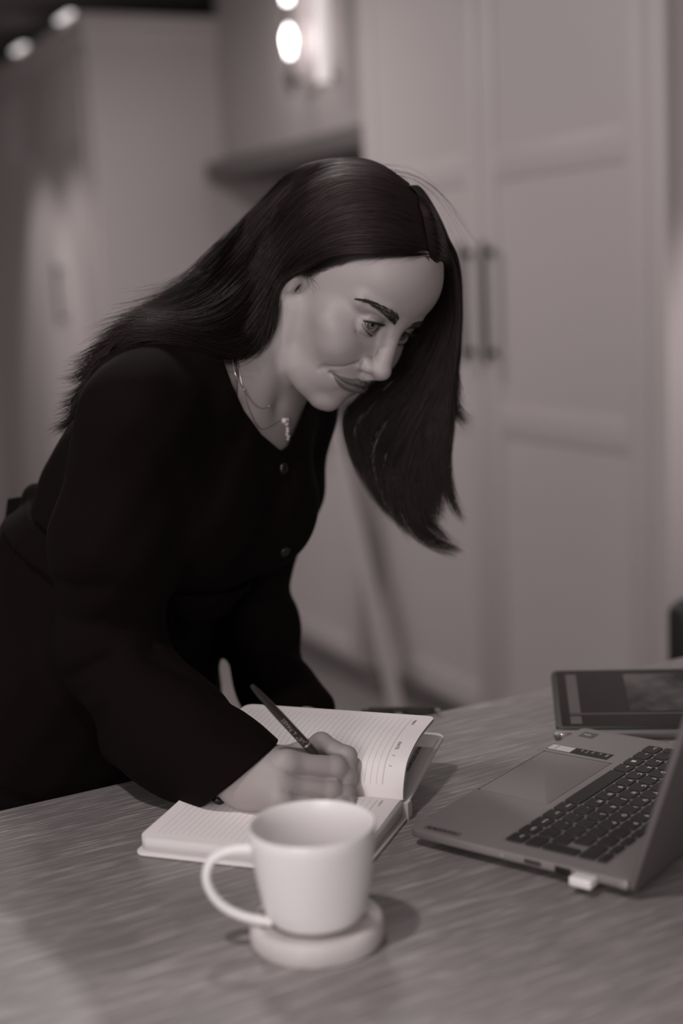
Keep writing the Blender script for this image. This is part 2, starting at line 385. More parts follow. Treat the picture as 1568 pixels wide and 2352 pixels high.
l.new(mix(ad.outputs[2], base, tint(188)), b.inputs['Base Color'])
bp = n.new('ShaderNodeBump'); bp.inputs['Strength'].default_value = .25; bp.inputs['Distance'].default_value = .0006; l.new(ad.outputs[2], bp.inputs['Height']); l.new(bp.outputs[0], b.inputs['Normal'])
table = empty('table', tuple(tfr((.45, -.5, 0))), 'grey limed wood table with fine pale grain under the notebook and laptop', 'table')
MB().box((-1.1, -1.15, TZ-.04), (1.55, 0, TZ), .003, tfr).build('tabletop', wood, table)
for x in (-1.0, 1.45):
    for y in (-1.06, -.10): MB().box((x-.04, y-.04, 0), (x+.04, y+.04, TZ-.04), .004, tfr).build('leg', wood, table)
# coaster and mug
white = mat('glazed_ceramic', 224, .32, .45, t=.04); paper = mat('paper', 232, .8, .15, t=.07)
coast_m = mat('stone_coaster', 196, .6, .3, t=.07); add_mottle(coast_m, 28, 186, 204, t=.07)
MC = onz(729, 2155, TZ)
co = MB().lathe([(0, 0), (.0495, 0), (.0515, .0025), (.0515, .0155), (.0495, .018), (.045, .0182), (.0435, .017), (0, .017)], 96, MC).build('coaster', coast_m, origin=MC); tag(co, 'thick round pale stone coaster under the white mug', 'coaster')
mg = empty('mug', MC+[0, 0, .0172], 'white ceramic mug with a thin loop handle standing on the round coaster', 'mug')
zb = TZ+.0172; H_ = .0765
pro = [(0, 0), (.030, 0), (.0345, .0018), (.0385, .007), (.0412, .018), (.0440, .034), (.0466, .052), (.0482, .066), (.0486, H_-.002), (.0478, H_-.0003), (.0468, H_-.0003), (.0460, H_-.002), (.0455, .062), (.0438, .048), (.0412, .030), (.0385, .015), (.034, .008), (.024, .006), (0, .006)]
MB().lathe(pro, 128, (MC[0], MC[1], zb)).build('body', white, mg)
dm = float((np.array([MC[0], MC[1], .98])-CAM) @ FWD)
hp_ = catmull([at(x, y, dm-.004) for x, y in ((590, 1952), (560, 1951), (520, 1955), (487, 1974), (474, 2010), (483, 2046), (508, 2078), (545, 2100), (585, 2112), (625, 2118))], 60)
MB().tube(hp_, [.0052]+[.0046]*58+[.0052], 16, squash=(1.25, .8)).build('handle', white, mg)
# ---- notebook
ang = math.radians(44); nv = np.array([math.cos(ang), math.sin(ang), 0]); nu = np.array([math.sin(ang), -math.cos(ang), 0])
NS = onz(925, 1838, .939)
nfr = lambda p: np.array([NS[0], NS[1], 0])+nu*p[0]+nv*p[1]+np.array([0, 0, p[2]])     # p = (along spine, away from her.., z)
cover_m = mat('notebook_cover', 214, .55, .3, t=.05); edge_m = mat('page_edges', 206, .8, .15, t=.05); add_bump(edge_m, 1.0, .5, .0006, 2, 'Object', (40, 40, 1600))
nb = empty('notebook', nfr((-.1, 0, TZ)), 'open white ruled notebook with a raised left page under her writing hand', 'book')
Ln = .205
def rounded(x0, x1, y0, y1, r, which, k=6):
    pts = []; cs = {'00': (x0, y0, 180), '10': (x1, y0, 270), '11': (x1, y1, 0), '01': (x0, y1, 90)}
    for c in ('00', '10', '11', '01'):
        x, y, a0 = cs[c]
        if c in which:
            cx = x+r if c[0] == '0' else x-r; cy = y+r if c[1] == '0' else y-r
            pts += [(cx+r*math.cos(math.radians(a0+90*i/k)), cy+r*math.sin(math.radians(a0+90*i/k))) for i in range(k+1)]
        else: pts.append((x, y))
    return pts
MB().prism(rounded(-Ln-.004, .004, -.138, .006, .010, ('00', '10')), TZ+.0005, TZ+.0035, .0008, nfr).build('back_cover', cover_m, nb)
def page_mat(name, hdr):
    m = mat(name, 234, .8, .12, t=.06); n, l, b = nodes(m)
    def A(nm):
        a = n.new('ShaderNodeAttribute'); a.attribute_name = nm; return a.outputs['Fac']
    def M(op, a, b_=None, c=None):
        x = n.new('ShaderNodeMath'); x.operation = op
        for i, q in enumerate((a, b_, c)):
            if q is None: continue
            l.new(q, x.inputs[i]) if not isinstance(q, (int, float)) else setattr(x.inputs[i], 'default_value', q)
        return x.outputs[0]
    u, v = A('pu'), A('pv')
    f = M('ABSOLUTE', M('SUBTRACT', M('FRACT', M('DIVIDE', u, .0059)), .5)); ln_ = M('LESS_THAN', f, .022)
    rng_ = M('MULTIPLY', M('GREATER_THAN', u, .0245), M('LESS_THAN', u, Ln-.012))
    hd = M('LESS_THAN', M('ABSOLUTE', M('SUBTRACT', u, .0205)), .00055)
    inl = M('MULTIPLY', M('GREATER_THAN', v, .013), M('LESS_THAN', v, .122))
    ink = M('MULTIPLY', M('MAXIMUM', M('MULTIPLY', ln_, rng_), M('MULTIPLY', hd, .45)), inl)
    x = n.new('ShaderNodeMix'); x.data_type = 'RGBA'; l.new(M('MULTIPLY', ink, .85), x.inputs[0]); x.inputs[6].default_value = tint(234, .06); x.inputs[7].default_value = tint(110, .1); l.new(x.outputs[2], b.inputs['Base Color']); return m
def sheet_mesh(name, prof, z_thick, m, parent, u0=-Ln, u1=0.0, corner=.009, nuq=40):
    """a sheet following prof [(v, z)], from u0 to u1, with rounded far corners; thickness below it"""
    prof = np.array(prof, float); L = np.concatenate([[0], np.cumsum(np.hypot(*np.diff(prof, axis=0).T))]); tot = L[-1]
    q = catmull(prof, 200); Lq = np.concatenate([[0], np.cumsum(np.hypot(*np.diff(q, axis=0).T))]); tot = Lq[-1]
    ss = np.concatenate([np.linspace(0, tot-corner, 34), tot-corner+corner*np.sin(np.linspace(.12, 1, 8)*np.pi/2)])
    V = []; U_ = []; W_ = []
    for s in ss:
        v_, z_ = np.interp(s, Lq, q[:, 0]), np.interp(s, Lq, q[:, 1]); ins = 0
        if s > tot-corner: ins = corner-math.sqrt(max(corner**2-(s-tot+corner)**2, 0))
        for k in range(nuq+1):
            uu = (u0+ins)+(u1-u0-2*ins)*k/nuq; V.append(nfr((uu, v_, z_))); U_.append(-uu); W_.append(s)
    nr = len(ss); V = np.array(V); i = np.arange(nr-1)[:, None]; j = np.arange(nuq)[None]; k1 = nuq+1
    Fq = np.stack([i*k1+j, i*k1+j+1, (i+1)*k1+j+1, (i+1)*k1+j], -1).reshape(-1, 4)
    # closed slab: offset copy along the local normal
    dq = np.gradient(np.array([[np.interp(s, Lq, q[:, 0]), np.interp(s, Lq, q[:, 1])] for s in ss]), axis=0); dq /= np.linalg.norm(dq, axis=1, keepdims=True)
    nrm = nv[None]*(-dq[:, 1:2])+np.array([[0, 0, 1.0]])*dq[:, :1]; nrm = nrm.repeat(k1, 0); n0 = len(V)
    V2 = V-nrm*z_thick; F2 = Fq[:, ::-1]+n0
    bd = [k for k in range(nuq+1)]+[r*k1+nuq for r in range(1, nr)]+[(nr-1)*k1+k for k in range(nuq-1, -1, -1)]+[r*k1 for r in range(nr-2, 0, -1)]
    bd = np.array(bd); nx = np.roll(bd, -1); F3 = np.stack([bd, bd+n0, nx+n0, nx], 1)
    o = mesh_np(name, np.concatenate([V, V2]), np.concatenate([Fq, F2, F3]), m, parent, attr=dict(pu=np.array(U_*2), pv=np.array(W_*2))); 
    me = o.data
    es = {tuple(sorted((int(a), int(c)))) for a, c in zip(bd, nx)} | {tuple(sorted((int(a)+n0, int(c)+n0))) for a, c in zip(bd, nx)}
    sh = np.zeros(len(me.edges), bool)
    for e in me.edges:
        if tuple(sorted(e.vertices)) in es: sh[e.index] = True
    a = me.attributes.new('sharp_edge', 'BOOLEAN', 'EDGE'); a.data.foreach_set('value', sh)
    return o, lambda s: (np.interp(s, Lq, q[:, 0]), np.interp(s, Lq, q[:, 1]))
pm = page_mat('ruled_paper', True)
zt = .939
bprof = [(-.0004, zt-.0005), (-.006, zt+.0016), (-.018, zt+.0022), (-.045, zt+.0008), (-.08, zt-.001), (-.11, zt-.002), (-.1335, zt-.003)]
# right-hand block of pages: a solid that follows the top profile down to the cover
pq = catmull(bprof, 26); K = 9
ov = []
for (v_, z_) in pq:
    ins = 0.0
    d_ = v_-(-.1335)
    if d_ < .008: ins = .008-math.sqrt(max(.008**2-(.008-d_)**2, 0))
    ov.append((v_, z_, ins))
V = []; 
for (v_, z_, ins) in ov:
    lo_ = TZ+.0036; und = .006*max(0, 1+v_/.02) if v_ > -.02 else 0
    for zz in (z_, lo_+und*.4):
        for uu in (-Ln+ins, 0-ins): V.append(nfr((uu, v_, zz)))
V = np.array(V); m4 = len(ov); Fq = []
for i in range(m4-1):
    a, c = i*4, i*4+4
    Fq += [(a, a+1, c+1, c), (a+2, c+2, c+3, a+3), (a, c, c+2, a+2), (a+1, a+3, c+3, c+1)]
Fq += [(0, 2, 3, 1), (m4*4-4, m4*4-3, m4*4-1, m4*4-2)]
o = mesh_np('page_block', V, Fq, edge_m, nb, smooth=False)
rp = [(p[0]-0.0, p[1]+.0004) for p in bprof]
so, sf = sheet_mesh('right_page', rp, .0003, pm, nb)
# raised left-hand pages and the front cover below them
lprof = [(0, zt), (.0012, zt+.008), (.0045, zt+.0165), (.014, zt+.0295), (.030, zt+.0370), (.055, zt+.0425), (.083, zt+.0448), (.113, zt+.0455)]
lo_, lf_ = sheet_mesh('left_page', lprof, .0003, pm, nb)
l2 = [(p[0]+.0012, p[1]-.0022*min(1, k/2.)) for k, p in enumerate(lprof)]; sheet_mesh('loose_pages', l2, .0012, edge_m, nb)
cprof = [(.004, TZ+.0165), (.02, TZ+.0195), (.05, TZ+.0255), (.09, TZ+.0335), (.1325, TZ+.0405)]
sheet_mesh('front_cover', cprof, .0028, cover_m, nb, -Ln-.004, .004, .010)
eprof = [(p[0]+.001, p[1]+.0012) for p in cprof[:-1]]+[(.1265, TZ+.0405)]
ep_o, ep_f = sheet_mesh('endpaper', eprof, .0004, edge_m, nb, -Ln, 0, .008)
sp = MB()
sp.prism([(-.002, -.0005), (.010, -.0005), (.0105, .004), (.008, .006), (-.002, .006)], -.001, Ln+.003, 0, lambda p: nfr((.004-p[2], p[0]+.001, TZ+.001+p[1]*2.6))).build('spine', cover_m, nb)
ink = mat('ink', 128, .8, .1, t=.12); ink2 = mat('ink_dark', 82, .8, .1, t=.12)
def on_page(pf, s0, u0, size, lift=.0004):
    """text frame: text x runs along the sheet from the outer edge to the spine (or away), text up points to the head of the book"""
    def fr(p, pf=pf, s0=s0, u0=u0):
        s = s0-p[0]; v_, z_ = pf(s); return nfr((u0+p[1], v_, z_+lift+p[2]))
    return fr
text_obj('DATE:     /       /', .0046, on_page(lf_, .0655, -.0165, .005), ink, nb)
text_obj('SUBJECT', .0031, on_page(lf_, .119, -.0165, .005), ink, nb, xs=1.1)
text_obj('SUBJECT', .0031, lambda p: nfr((-.0165+p[1], -.0125-p[0], sf(.0125+p[0])[1]+.0004)), ink, nb, xs=1.1)
text_obj('BULLET KEY/CONTENT', .0052, on_page(ep_f, .095, -.0145, .006, .0005), ink2, nb, xs=.78)
rb = MB(); t_ = bmesh.new(); r0_ = [onz(x, y, TZ+.001) for x, y in ((386, 1829), (445, 1819), (442, 1827), (388, 1836))]; vs = [t_.verts.new(p) for p in r0_]+[t_.verts.new(p+[0, 0, .0008]) for p in r0_]
for f_ in ((3, 2, 1, 0), (4, 5, 6, 7), (0, 1, 5, 4), (1, 2, 6, 5), (2, 3, 7, 6), (3, 0, 4, 7)): t_.faces.new([vs[i] for i in f_])
rb.merge(t_); rb.build('ribbon', mat('ribbon', 150, .7, .2), nb, smooth=False)
# ---- pen
pen_m = mat('pen_barrel', 44, .4, .4, t=.2); chrome = mat('chrome', 200, .15, .6, metal=1.0); let_m = mat('pen_lettering', 215, .5, .4)
P1 = cf(577, 1574, 1.254); tipc = cf(790, 1803, 1.333)
P1, PT = c2w(P1), c2w(tipc); PT[2] = max(PT[2], .9395)
pd = (PT-P1); PL = np.linalg.norm(pd); pd /= PL
px_ = np.cross(pd, FWD); px_ /= np.linalg.norm(px_); py_ = np.cross(pd, px_)
pfr = lambda p: P1+pd*p[2]+px_*p[0]+py_*p[1]
sc_ = lambda f: f*PL
pen = empty('pen', PT, 'slim dark ballpoint pen with pale lettering held in her right hand', 'pen')
kk = .0625/.0955
MB().lathe([(0, 0), (.0016, .0006), (.0022, .003), (.0030, .012), (.0038, .03), (.0041, .045), (.0042, .0865), (.0041, .0872)], 24, frame=pfr).build('barrel', pen_m, pen)
MB().lathe([(.0041, .0872), (.00435, .0875), (.00435, .0890), (.0041, .0893)], 24, frame=pfr).build('ring', chrome, pen)
MB().lathe([(.0041, .0893), (.0040, .100), (.0034, PL-.02), (.0012, PL-.004), (.0005, PL-.0005), (0, PL)], 24, frame=pfr).build('grip', pen_m, pen)
def pen_text(p):                                       # wraps round the barrel, reading from the ring to the end
    a = (p[1]-.0017)/.0043; z = .0845-p[0]; r = .00428
    n0 = -py_ if (py_ @ FWD) > 0 else py_
    sx_ = np.cross(-pd, n0)                            # text up
    return P1+pd*z+(n0*math.cos(a)-sx_*math.sin(a))*r
text_obj('JUST A PHASE', .0058, lambda p: pen_text(p), let_m, pen, xs=.95)
# ---- laptop
la = np.array([.894, .448, 0]); la /= np.linalg.norm(la); lb = np.array([la[1], -la[0], 0]); LF = onz(937, 1905, .935)
LW, LD = .325, .215
lfr = lambda p: np.array([LF[0], LF[1], 0])+la*p[0]+lb*p[1]+np.array([0, 0, p[2]])
alu = mat('laptop_grey', 126, .6, .35, metal=.2); alu2 = mat('laptop_lid', 98, .55, .35, metal=.2); key_m = mat('key_plastic', 40, .55, .4, t=.16); leg_m = mat('key_print', 225, .5, .3); blk = mat('black_plastic', 22, .5, .4, t=.25)
lap = empty('laptop', lfr((LW/2, LD/2, TZ)), 'open grey laptop with dark keys and a dark lid seen from behind its right side', 'laptop')
LT = .9365
MB().prism(rounded(0, LW, 0, LD, .009, ('00', '10', '11', '01')), LT-.0078, LT, .0012, lfr).build('base', alu, lap)
MB().prism(rounded(.016, LW-.016, .018, LD-.012, .01, ('00', '10', '11', '01')), TZ+.0024, LT-.0070, .001, lfr).build('underside', blk, lap)
for sx in (.03, LW-.03):
    for sy in (.03, LD-.03): MB().lathe([(0, 0), (.007, 0), (.007, .0025), (0, .0025)], 16, (sx, sy, TZ), lfr).build('foot', blk, lap)
kb = MB().prism(rounded(.0165, .3065, .0845, .1845, .004, ('00', '10', '11', '01')), LT, LT+.0003, 0, lfr).build('keyboard_deck', alu, lap)
tpd = MB().prism(rounded(.112, .2375, .0035, .0775, .003, ('00', '10', '11', '01')), LT, LT+.0004, .0002, lfr).build('touchpad', alu2 if False else alu, lap)
MB().box((.111, .0030, LT), (.2385, .0037, LT+.0005), 0, lfr).box((.2372, .003, LT), (.2382, .0785, LT+.0005), 0, lfr).build('touchpad_edge', mat('seam', 70, .5, .3), lap, smooth=False)
def key(s0, s1, t0, t1, legend=None, g=.0012):
    m = MB().prism(rounded(s0+g, s1-g, t0+g*.7, t1-g*.7, .0028, ('00', '10', '11', '01'), 4), LT+.0003, LT+.0016, .0004, lfr, 1)
    k = m.build('key', key_m, lap)
    if legend:
        sz = .0064 if len(legend) == 1 else .0034
        fr = lambda p: lfr((s1-.0045-p[0], t1-.0068-p[1]+.0, LT+.00165+p[2])) if len(legend) == 1 else lfr((s1-.004-p[0], (t0+t1)/2-p[1], LT+.00165+p[2]))
        text_obj(legend, sz, lambda p: lfr((s1-.0042-p[0], (t0+t1)/2+(.0012 if len(legend) == 1 else .0010)-.0005+p[1]*1.0-(.0 if len(legend) == 1 else 0), LT+.00165+p[2])), leg_m, k, 'legend', .00003)
R0 = (.0865, .1045)
for i, lg in enumerate(('End', 'PgDn', 'Home', 'Ctrl', 'PrtSc')): key(.0185+.021*i, .0185+.021*(i+1), *R0, lg)
key(.1235, .2205, *R0)
for i, lg in enumerate(('Alt', None, 'Fn', 'Ctrl')): key(.2205+.0207*i, .2205+.0207*(i+1), *R0, lg)
r1 = (.1050, .1218); key(.0185, .0418, *r1)
for i, lg in enumerate((None, '-', '.', ',', 'M', 'N', 'B', 'V', 'C', 'X', 'Z', None)): key(.0422+.0207*i, .0422+.0207*(i+1), *r1, lg)
key(.2906, .3045, *r1)
r2 = (.1218, .1388); r3 = (.1388, .1558); key(.0185, .0342, r2[0], r3[1])
for i, lg in enumerate((None, None, None, 'L', 'K', 'J', 'H', 'G', 'F', 'D', 'S', 'A')): key(.0345+.0209*i, .0345+.0209*(i+1), *r2, lg)
key(.2853, .3045, *r2)
for i, lg in enumerate((None, None, 'P', 'O', 'I', 'U', 'Y', 'T', 'R', 'E', 'W', 'Q')): key(.0424+.0211*i, .0424+.0211*(i+1), *r3, lg)
key(.2956, .3045, *r3)
r4 = (.1562, .1728); key(.0190, .0505, *r4)
for i, lg in enumerate((None, None, '0', '9', '8', '7', '6', '5', '4', '3', '2', '1')): key(.0505+.0211*i, .0505+.0211*(i+1), *r4, lg)
rF = (.1735, .1835)
for i in range(14): key(.0190+.0204*i, .0190+.0204*(i+1), *rF)
wl_ = (.2412, .2619, R0[0], R0[1]); ws, wt_ = .2515, .0955       # four little squares on one key
m_ = MB()
for ax_ in (0, 1):
    for ay_ in (0, 1): m_.box((ws-.0022+ax_*.0024, wt_-.0022+ay_*.0024, LT+.0016), (ws-.0002+ax_*.0024, wt_-.0002+ay_*.0024, LT+.00166), 0, lfr)
m_.build('legend', leg_m, lap, smooth=False)
# stickers and the maker's plate
stk = MB().box((.2455, .0005, LT), (.2620, .0690, LT+.0002), 0, lfr).build('sticker', blk, lap, smooth=False)
MB().box((.2465, .0012, LT+.0002), (.2610, .0270, LT+.00026), 0, lfr).build('sticker_label', mat('sticker_white', 190, .6, .2), stk, smooth=False)
vf = lambda s0, t0: (lambda p: lfr((s0+p[1], t0+p[0], LT+.0003+p[2])))      # text along the depth of the deck
uf = lambda s0, t0: (lambda p: lfr((s0-p[0], t0+p[1], LT+.0003+p[2])))
gr = mat('sticker_print', 165, .6, .2)
for i, (tx, t0, sz) in enumerate((('AMD', .066, .0034), ('14', .058, .004), ('FHD', .050, .0028), ('16 GB', .044, .0026), ('SSD', .038, .0026))): text_obj(tx, sz, (lambda p, t0=t0: lfr((.2600-p[0], t0-p[1]*-1-.003, LT+.0003+p[2]))), gr, stk)
MB().box((.2480, .0085, LT+.00026), (.2600, .0092, LT+.0003), 0, lfr).build('line', blk, stk, smooth=False)
s2 = MB().box((.296, .010, LT), (.312, .0265, LT+.0002), 0, lfr).build('sticker', mat('sticker_grey', 84, .5, .3), lap, smooth=False)
MB().box((.303, .013, LT+.0002), (.306, .021, LT+.00025), 0, lfr).build('sticker_label', gr, s2, smooth=False)
pt = MB().box((.0060, .0120, LT), (.0135, .0480, LT+.0004), 0, lfr).build('name_plate', mat('plate', 100, .4, .4, metal=.3), lap, smooth=False)
text_obj('Lenovo', .0078, lambda p: lfr((.0078+p[1], .0150+p[0], LT+.0005+p[2])), mat('plate_print', 30, .4, .4), pt, xs=1.15)
# ports on the right-hand side, the stick in the last one
so_ = -.0002
for (t0, t1, z0, z1, nm, m) in ((.0945, .0990, .9315, .9330, 'indicator', mat('pin', 150, .4, .4)), (.118, .134, .9305, .9345, 'card_slot', mat('slot', 58, .5, .3)), (.147, .162, .9292, .9348, 'port', blk), (.204, .2125, .9290, .9356, 'hinge_cap', mat('cap', 170, .35, .5, metal=.6))):
    MB().box((so_-.0006, t0, z0), (.002, t1, z1), .0006, lfr).build(nm, m, lap)
us = MB().box((-.0135, .1665, .9268), (.0005, .1865, .9348), .0018, lfr, 3).build('usb_receiver', mat('white_plastic', 222, .4, .4, t=.05), origin=lfr((-.006, .1765, .9268))); tag(us, 'small white usb receiver plugged into the side of the laptop', 'usb stick')
# lid
la_ang = math.radians(18); ld = lb*math.sin(la_ang)+np.array([0, 0, math.cos(la_ang)]); lnm = lb*math.cos(la_ang)-np.array([0, 0, math.sin(la_ang)])
hb = np.array([LF[0], LF[1], 0])+lb*(LD-.001)+np.array([0, 0, LT+.001])
dfr = lambda p: hb+la*p[0]+ld*p[1]+lnm*p[2]
lid = MB().prism(rounded(0, LW, -.012, LD-.006, .009, ('00', '10', '11', '01')), 0, .0058, .0012, dfr).build('lid', alu2, lap)
MB().prism(rounded(.004, LW-.004, .004, LD-.010, .007, ('00', '10', '11', '01')), -.0006, .0002, 0, dfr).build('screen', mat('screen', 20, .2, .5), lid)
MB().tube([dfr((.03, -.004, -.002)), dfr((LW-.03, -.004, -.002))], .0045, 14).build('hinge', blk, lap)
# ---- tablet in its case
q0, q1 = onz(1278, 1683, TZ+.006), onz(1540, 1652, TZ+.006)
ta = np.array([math.sin(math.radians(122)), math.cos(math.radians(122)), 0]); tb = np.array([-ta[1], ta[0], 0]); tl = math.radians(9)
tu = tb*math.cos(tl)+np.array([0, 0, math.sin(tl)]); tn = np.cross(ta, tu)
tq = lambda p: q0+ta*p[0]+tu*p[1]+tn*p[2]
tab = empty('tablet', tuple(q0+ta*.12+tb*.08-[0, 0, .006]), 'tablet with a dark video on its screen, tilted up in a case behind the laptop', 'tablet')
scr = mat('tablet_screen', 40, .18, .5, t=.18)
TWd, THt = .250, .150
MB().prism(rounded(0, TWd, 0, THt, .010, ('00', '10', '11', '01')), -.004, .004, .0015, tq).build('case', blk, tab)
MB().prism(rounded(-.003, TWd+.003, -.010, .004, .004, ('00', '10', '11', '01')), -.004, .003, .0015, tq).build('case_edge', mat('case_grey', 120, .35, .5, metal=.5), tab)
MB().box((.004, -.0115, -.002), (.050, -.006, .0038), .001, tq).build('clasp', chrome, tab)
s_ = MB().prism(rounded(.006, TWd-.006, .007, THt-.006, .003, ('00', '10', '11', '01')), .004, .0043, 0, tq).build('screen', scr, tab)
pic = mat('screen_image', 70, .25, .5); pic2 = mat('screen_bar', 84, .25, .5); pic3 = mat('screen_panel', 92, .25, .5)
MB().box((.016, .038, .0043), (.028, THt-.014, .0044), 0, tq).box((.016, .012, .0043), (.028, .030, .0044), 0, tq).build('screen_panel', pic3, s_, smooth=False)
MB().box((.016, .034, .0043), (TWd-.016, .037, .0044), 0, tq).build('screen_bar', pic2, s_, smooth=False)
add_mottle(pic, 26, 40, 92, 3); pic.node_tree.nodes['Principled BSDF'].inputs['Roughness'].default_value = .3
MB().box((.082, .042, .0043), (.205, THt-.014, .0044), 0, tq).build('screen_image', pic, s_, smooth=False)
for sx in (.04, .20):                                   # folded stand behind
    a_, b_ = tq((sx, .13, -.005)), tq((sx, .13, -.005)); b_ = b_.copy(); b_ += tb*.012; b_[2] = TZ+.003
    MB().tube([a_, b_], .004, 10).build('stand_leg', blk, tab)
# ---- folded spectacles beyond the notebook
g0 = onz(915, 1638, TZ+.004); gm = mat('spectacle_frame', 40, .6, .3, t=.2); lens_m = mat('lens', 70, .4, .5)
gfr = lambda p: np.array([g0[0], g0[1], TZ])+RGT*[1, 1, 0]*p[0]+np.array([FWD[0], FWD[1], 0])*p[1]+np.array([0, 0, p[2]])
gl = empty('spectacles', tuple(gfr((0, 0, 0))), 'dark folded spectacles lying on the table just behind the notebook', 'spectacles')
for sx in (-.024, .024):
    ring = [gfr((sx+.019*math.cos(a), .004+.002*math.sin(a),   .0036+.0026*math.sin(a))) for a in np.linspace(0, 2*np.pi, 25)]
    MB().tube(ring, .0016, 8, cap=False).build('rim', gm, gl)
    MB().lathe([(0, 0), (.0175, 0), (.0175, .0008), (0, .0008)], 24, frame=lambda p, sx=sx: gfr((sx+p[0], .004+p[2], .0036+p[1]*.13))).build('lens', lens_m, gl)
    MB().tube([gfr((sx*1.8, .004, .005)), gfr((sx*1.75, .012, .005)), gfr((-sx*1.4, .016+abs(sx)*.1+(.004 if sx > 0 else 0), .004))], .0017, 8).build('temple', gm, gl)
MB().tube([gfr((-.006, .004, .0045)), gfr((0, .003, .005)), gfr((.006, .004, .0045))], .0014, 8).build('bridge', gm, gl)
MB().tube([gfr((.042, .0, .006)), gfr((.048, .0, .006))], .0025, 10).build('hinge', chrome, gl)
# ------------------------------------------------------------------ the person: skin, face, hand
HR = np.array([[-.60492, .55683, .56924], [-.79105, -.50475, -.34691], [.09416, -.65961, .74568]])
_u, _, _vt = np.linalg.svd(HR); HR = _u @ _vt
HT = np.array([.054, 1.465, .184])
def h2c(p): return HT+(np.asarray(p, float)/1000) @ HR.T
def c2h(p): return ((np.asarray(p)-HT) @ HR)*1000
def h2w(p): return c2w(h2c(p))
EYE = np.array([26.8, -18.0, -3.0]); ER = 12.0
def lid_coords(P):                                    # P already mirrored to x>0
    q = P-EYE.astype(np.float32); r = np.sqrt((q*q).sum(-1))+1e-6
    u = np.arctan2(q[:, 0], q[:, 1]); w = np.arcsin(np.clip(q[:, 2]/r, -1, 1))
    return q, r, u, w
def lid_curves(u):
    # angles (rad) of the upper and lower lid edge across the eye; u from inner (-) to outer (+)
    ui, uo = -1.45, 1.02
    s = np.clip((u-ui)/(uo-ui), 0, 1)
    base = -.20+.30*s                                  # canthal tilt
    up = base+.50*np.maximum(np.sin(np.pi*s**.9),0)**.75
    lo = base-.40*np.maximum(np.sin(np.pi*s**1.05),0)**.65
    return up, lo
def lip_field(A):                                     # where a point lies on the lips, seen from the front
    ax = np.abs(A[:, 0]); sx = ax/29.5; q = np.clip(1-sx**2, 1e-3, 1)
    zs = -66.4+.9*np.exp(-((ax-6)/5)**2)-.9*np.sin(np.clip(sx, 0, 1)*np.pi)-1.3*np.clip(sx, 0, 1.2)**2
    hu = (6.0+1.2*np.exp(-((ax-6.5)/4)**2))*q**.75+.25; hl = 10.6*q**.7+.25
    return (A[:, 2]-zs)/hu, (zs-A[:, 2])/hl, sx, zs
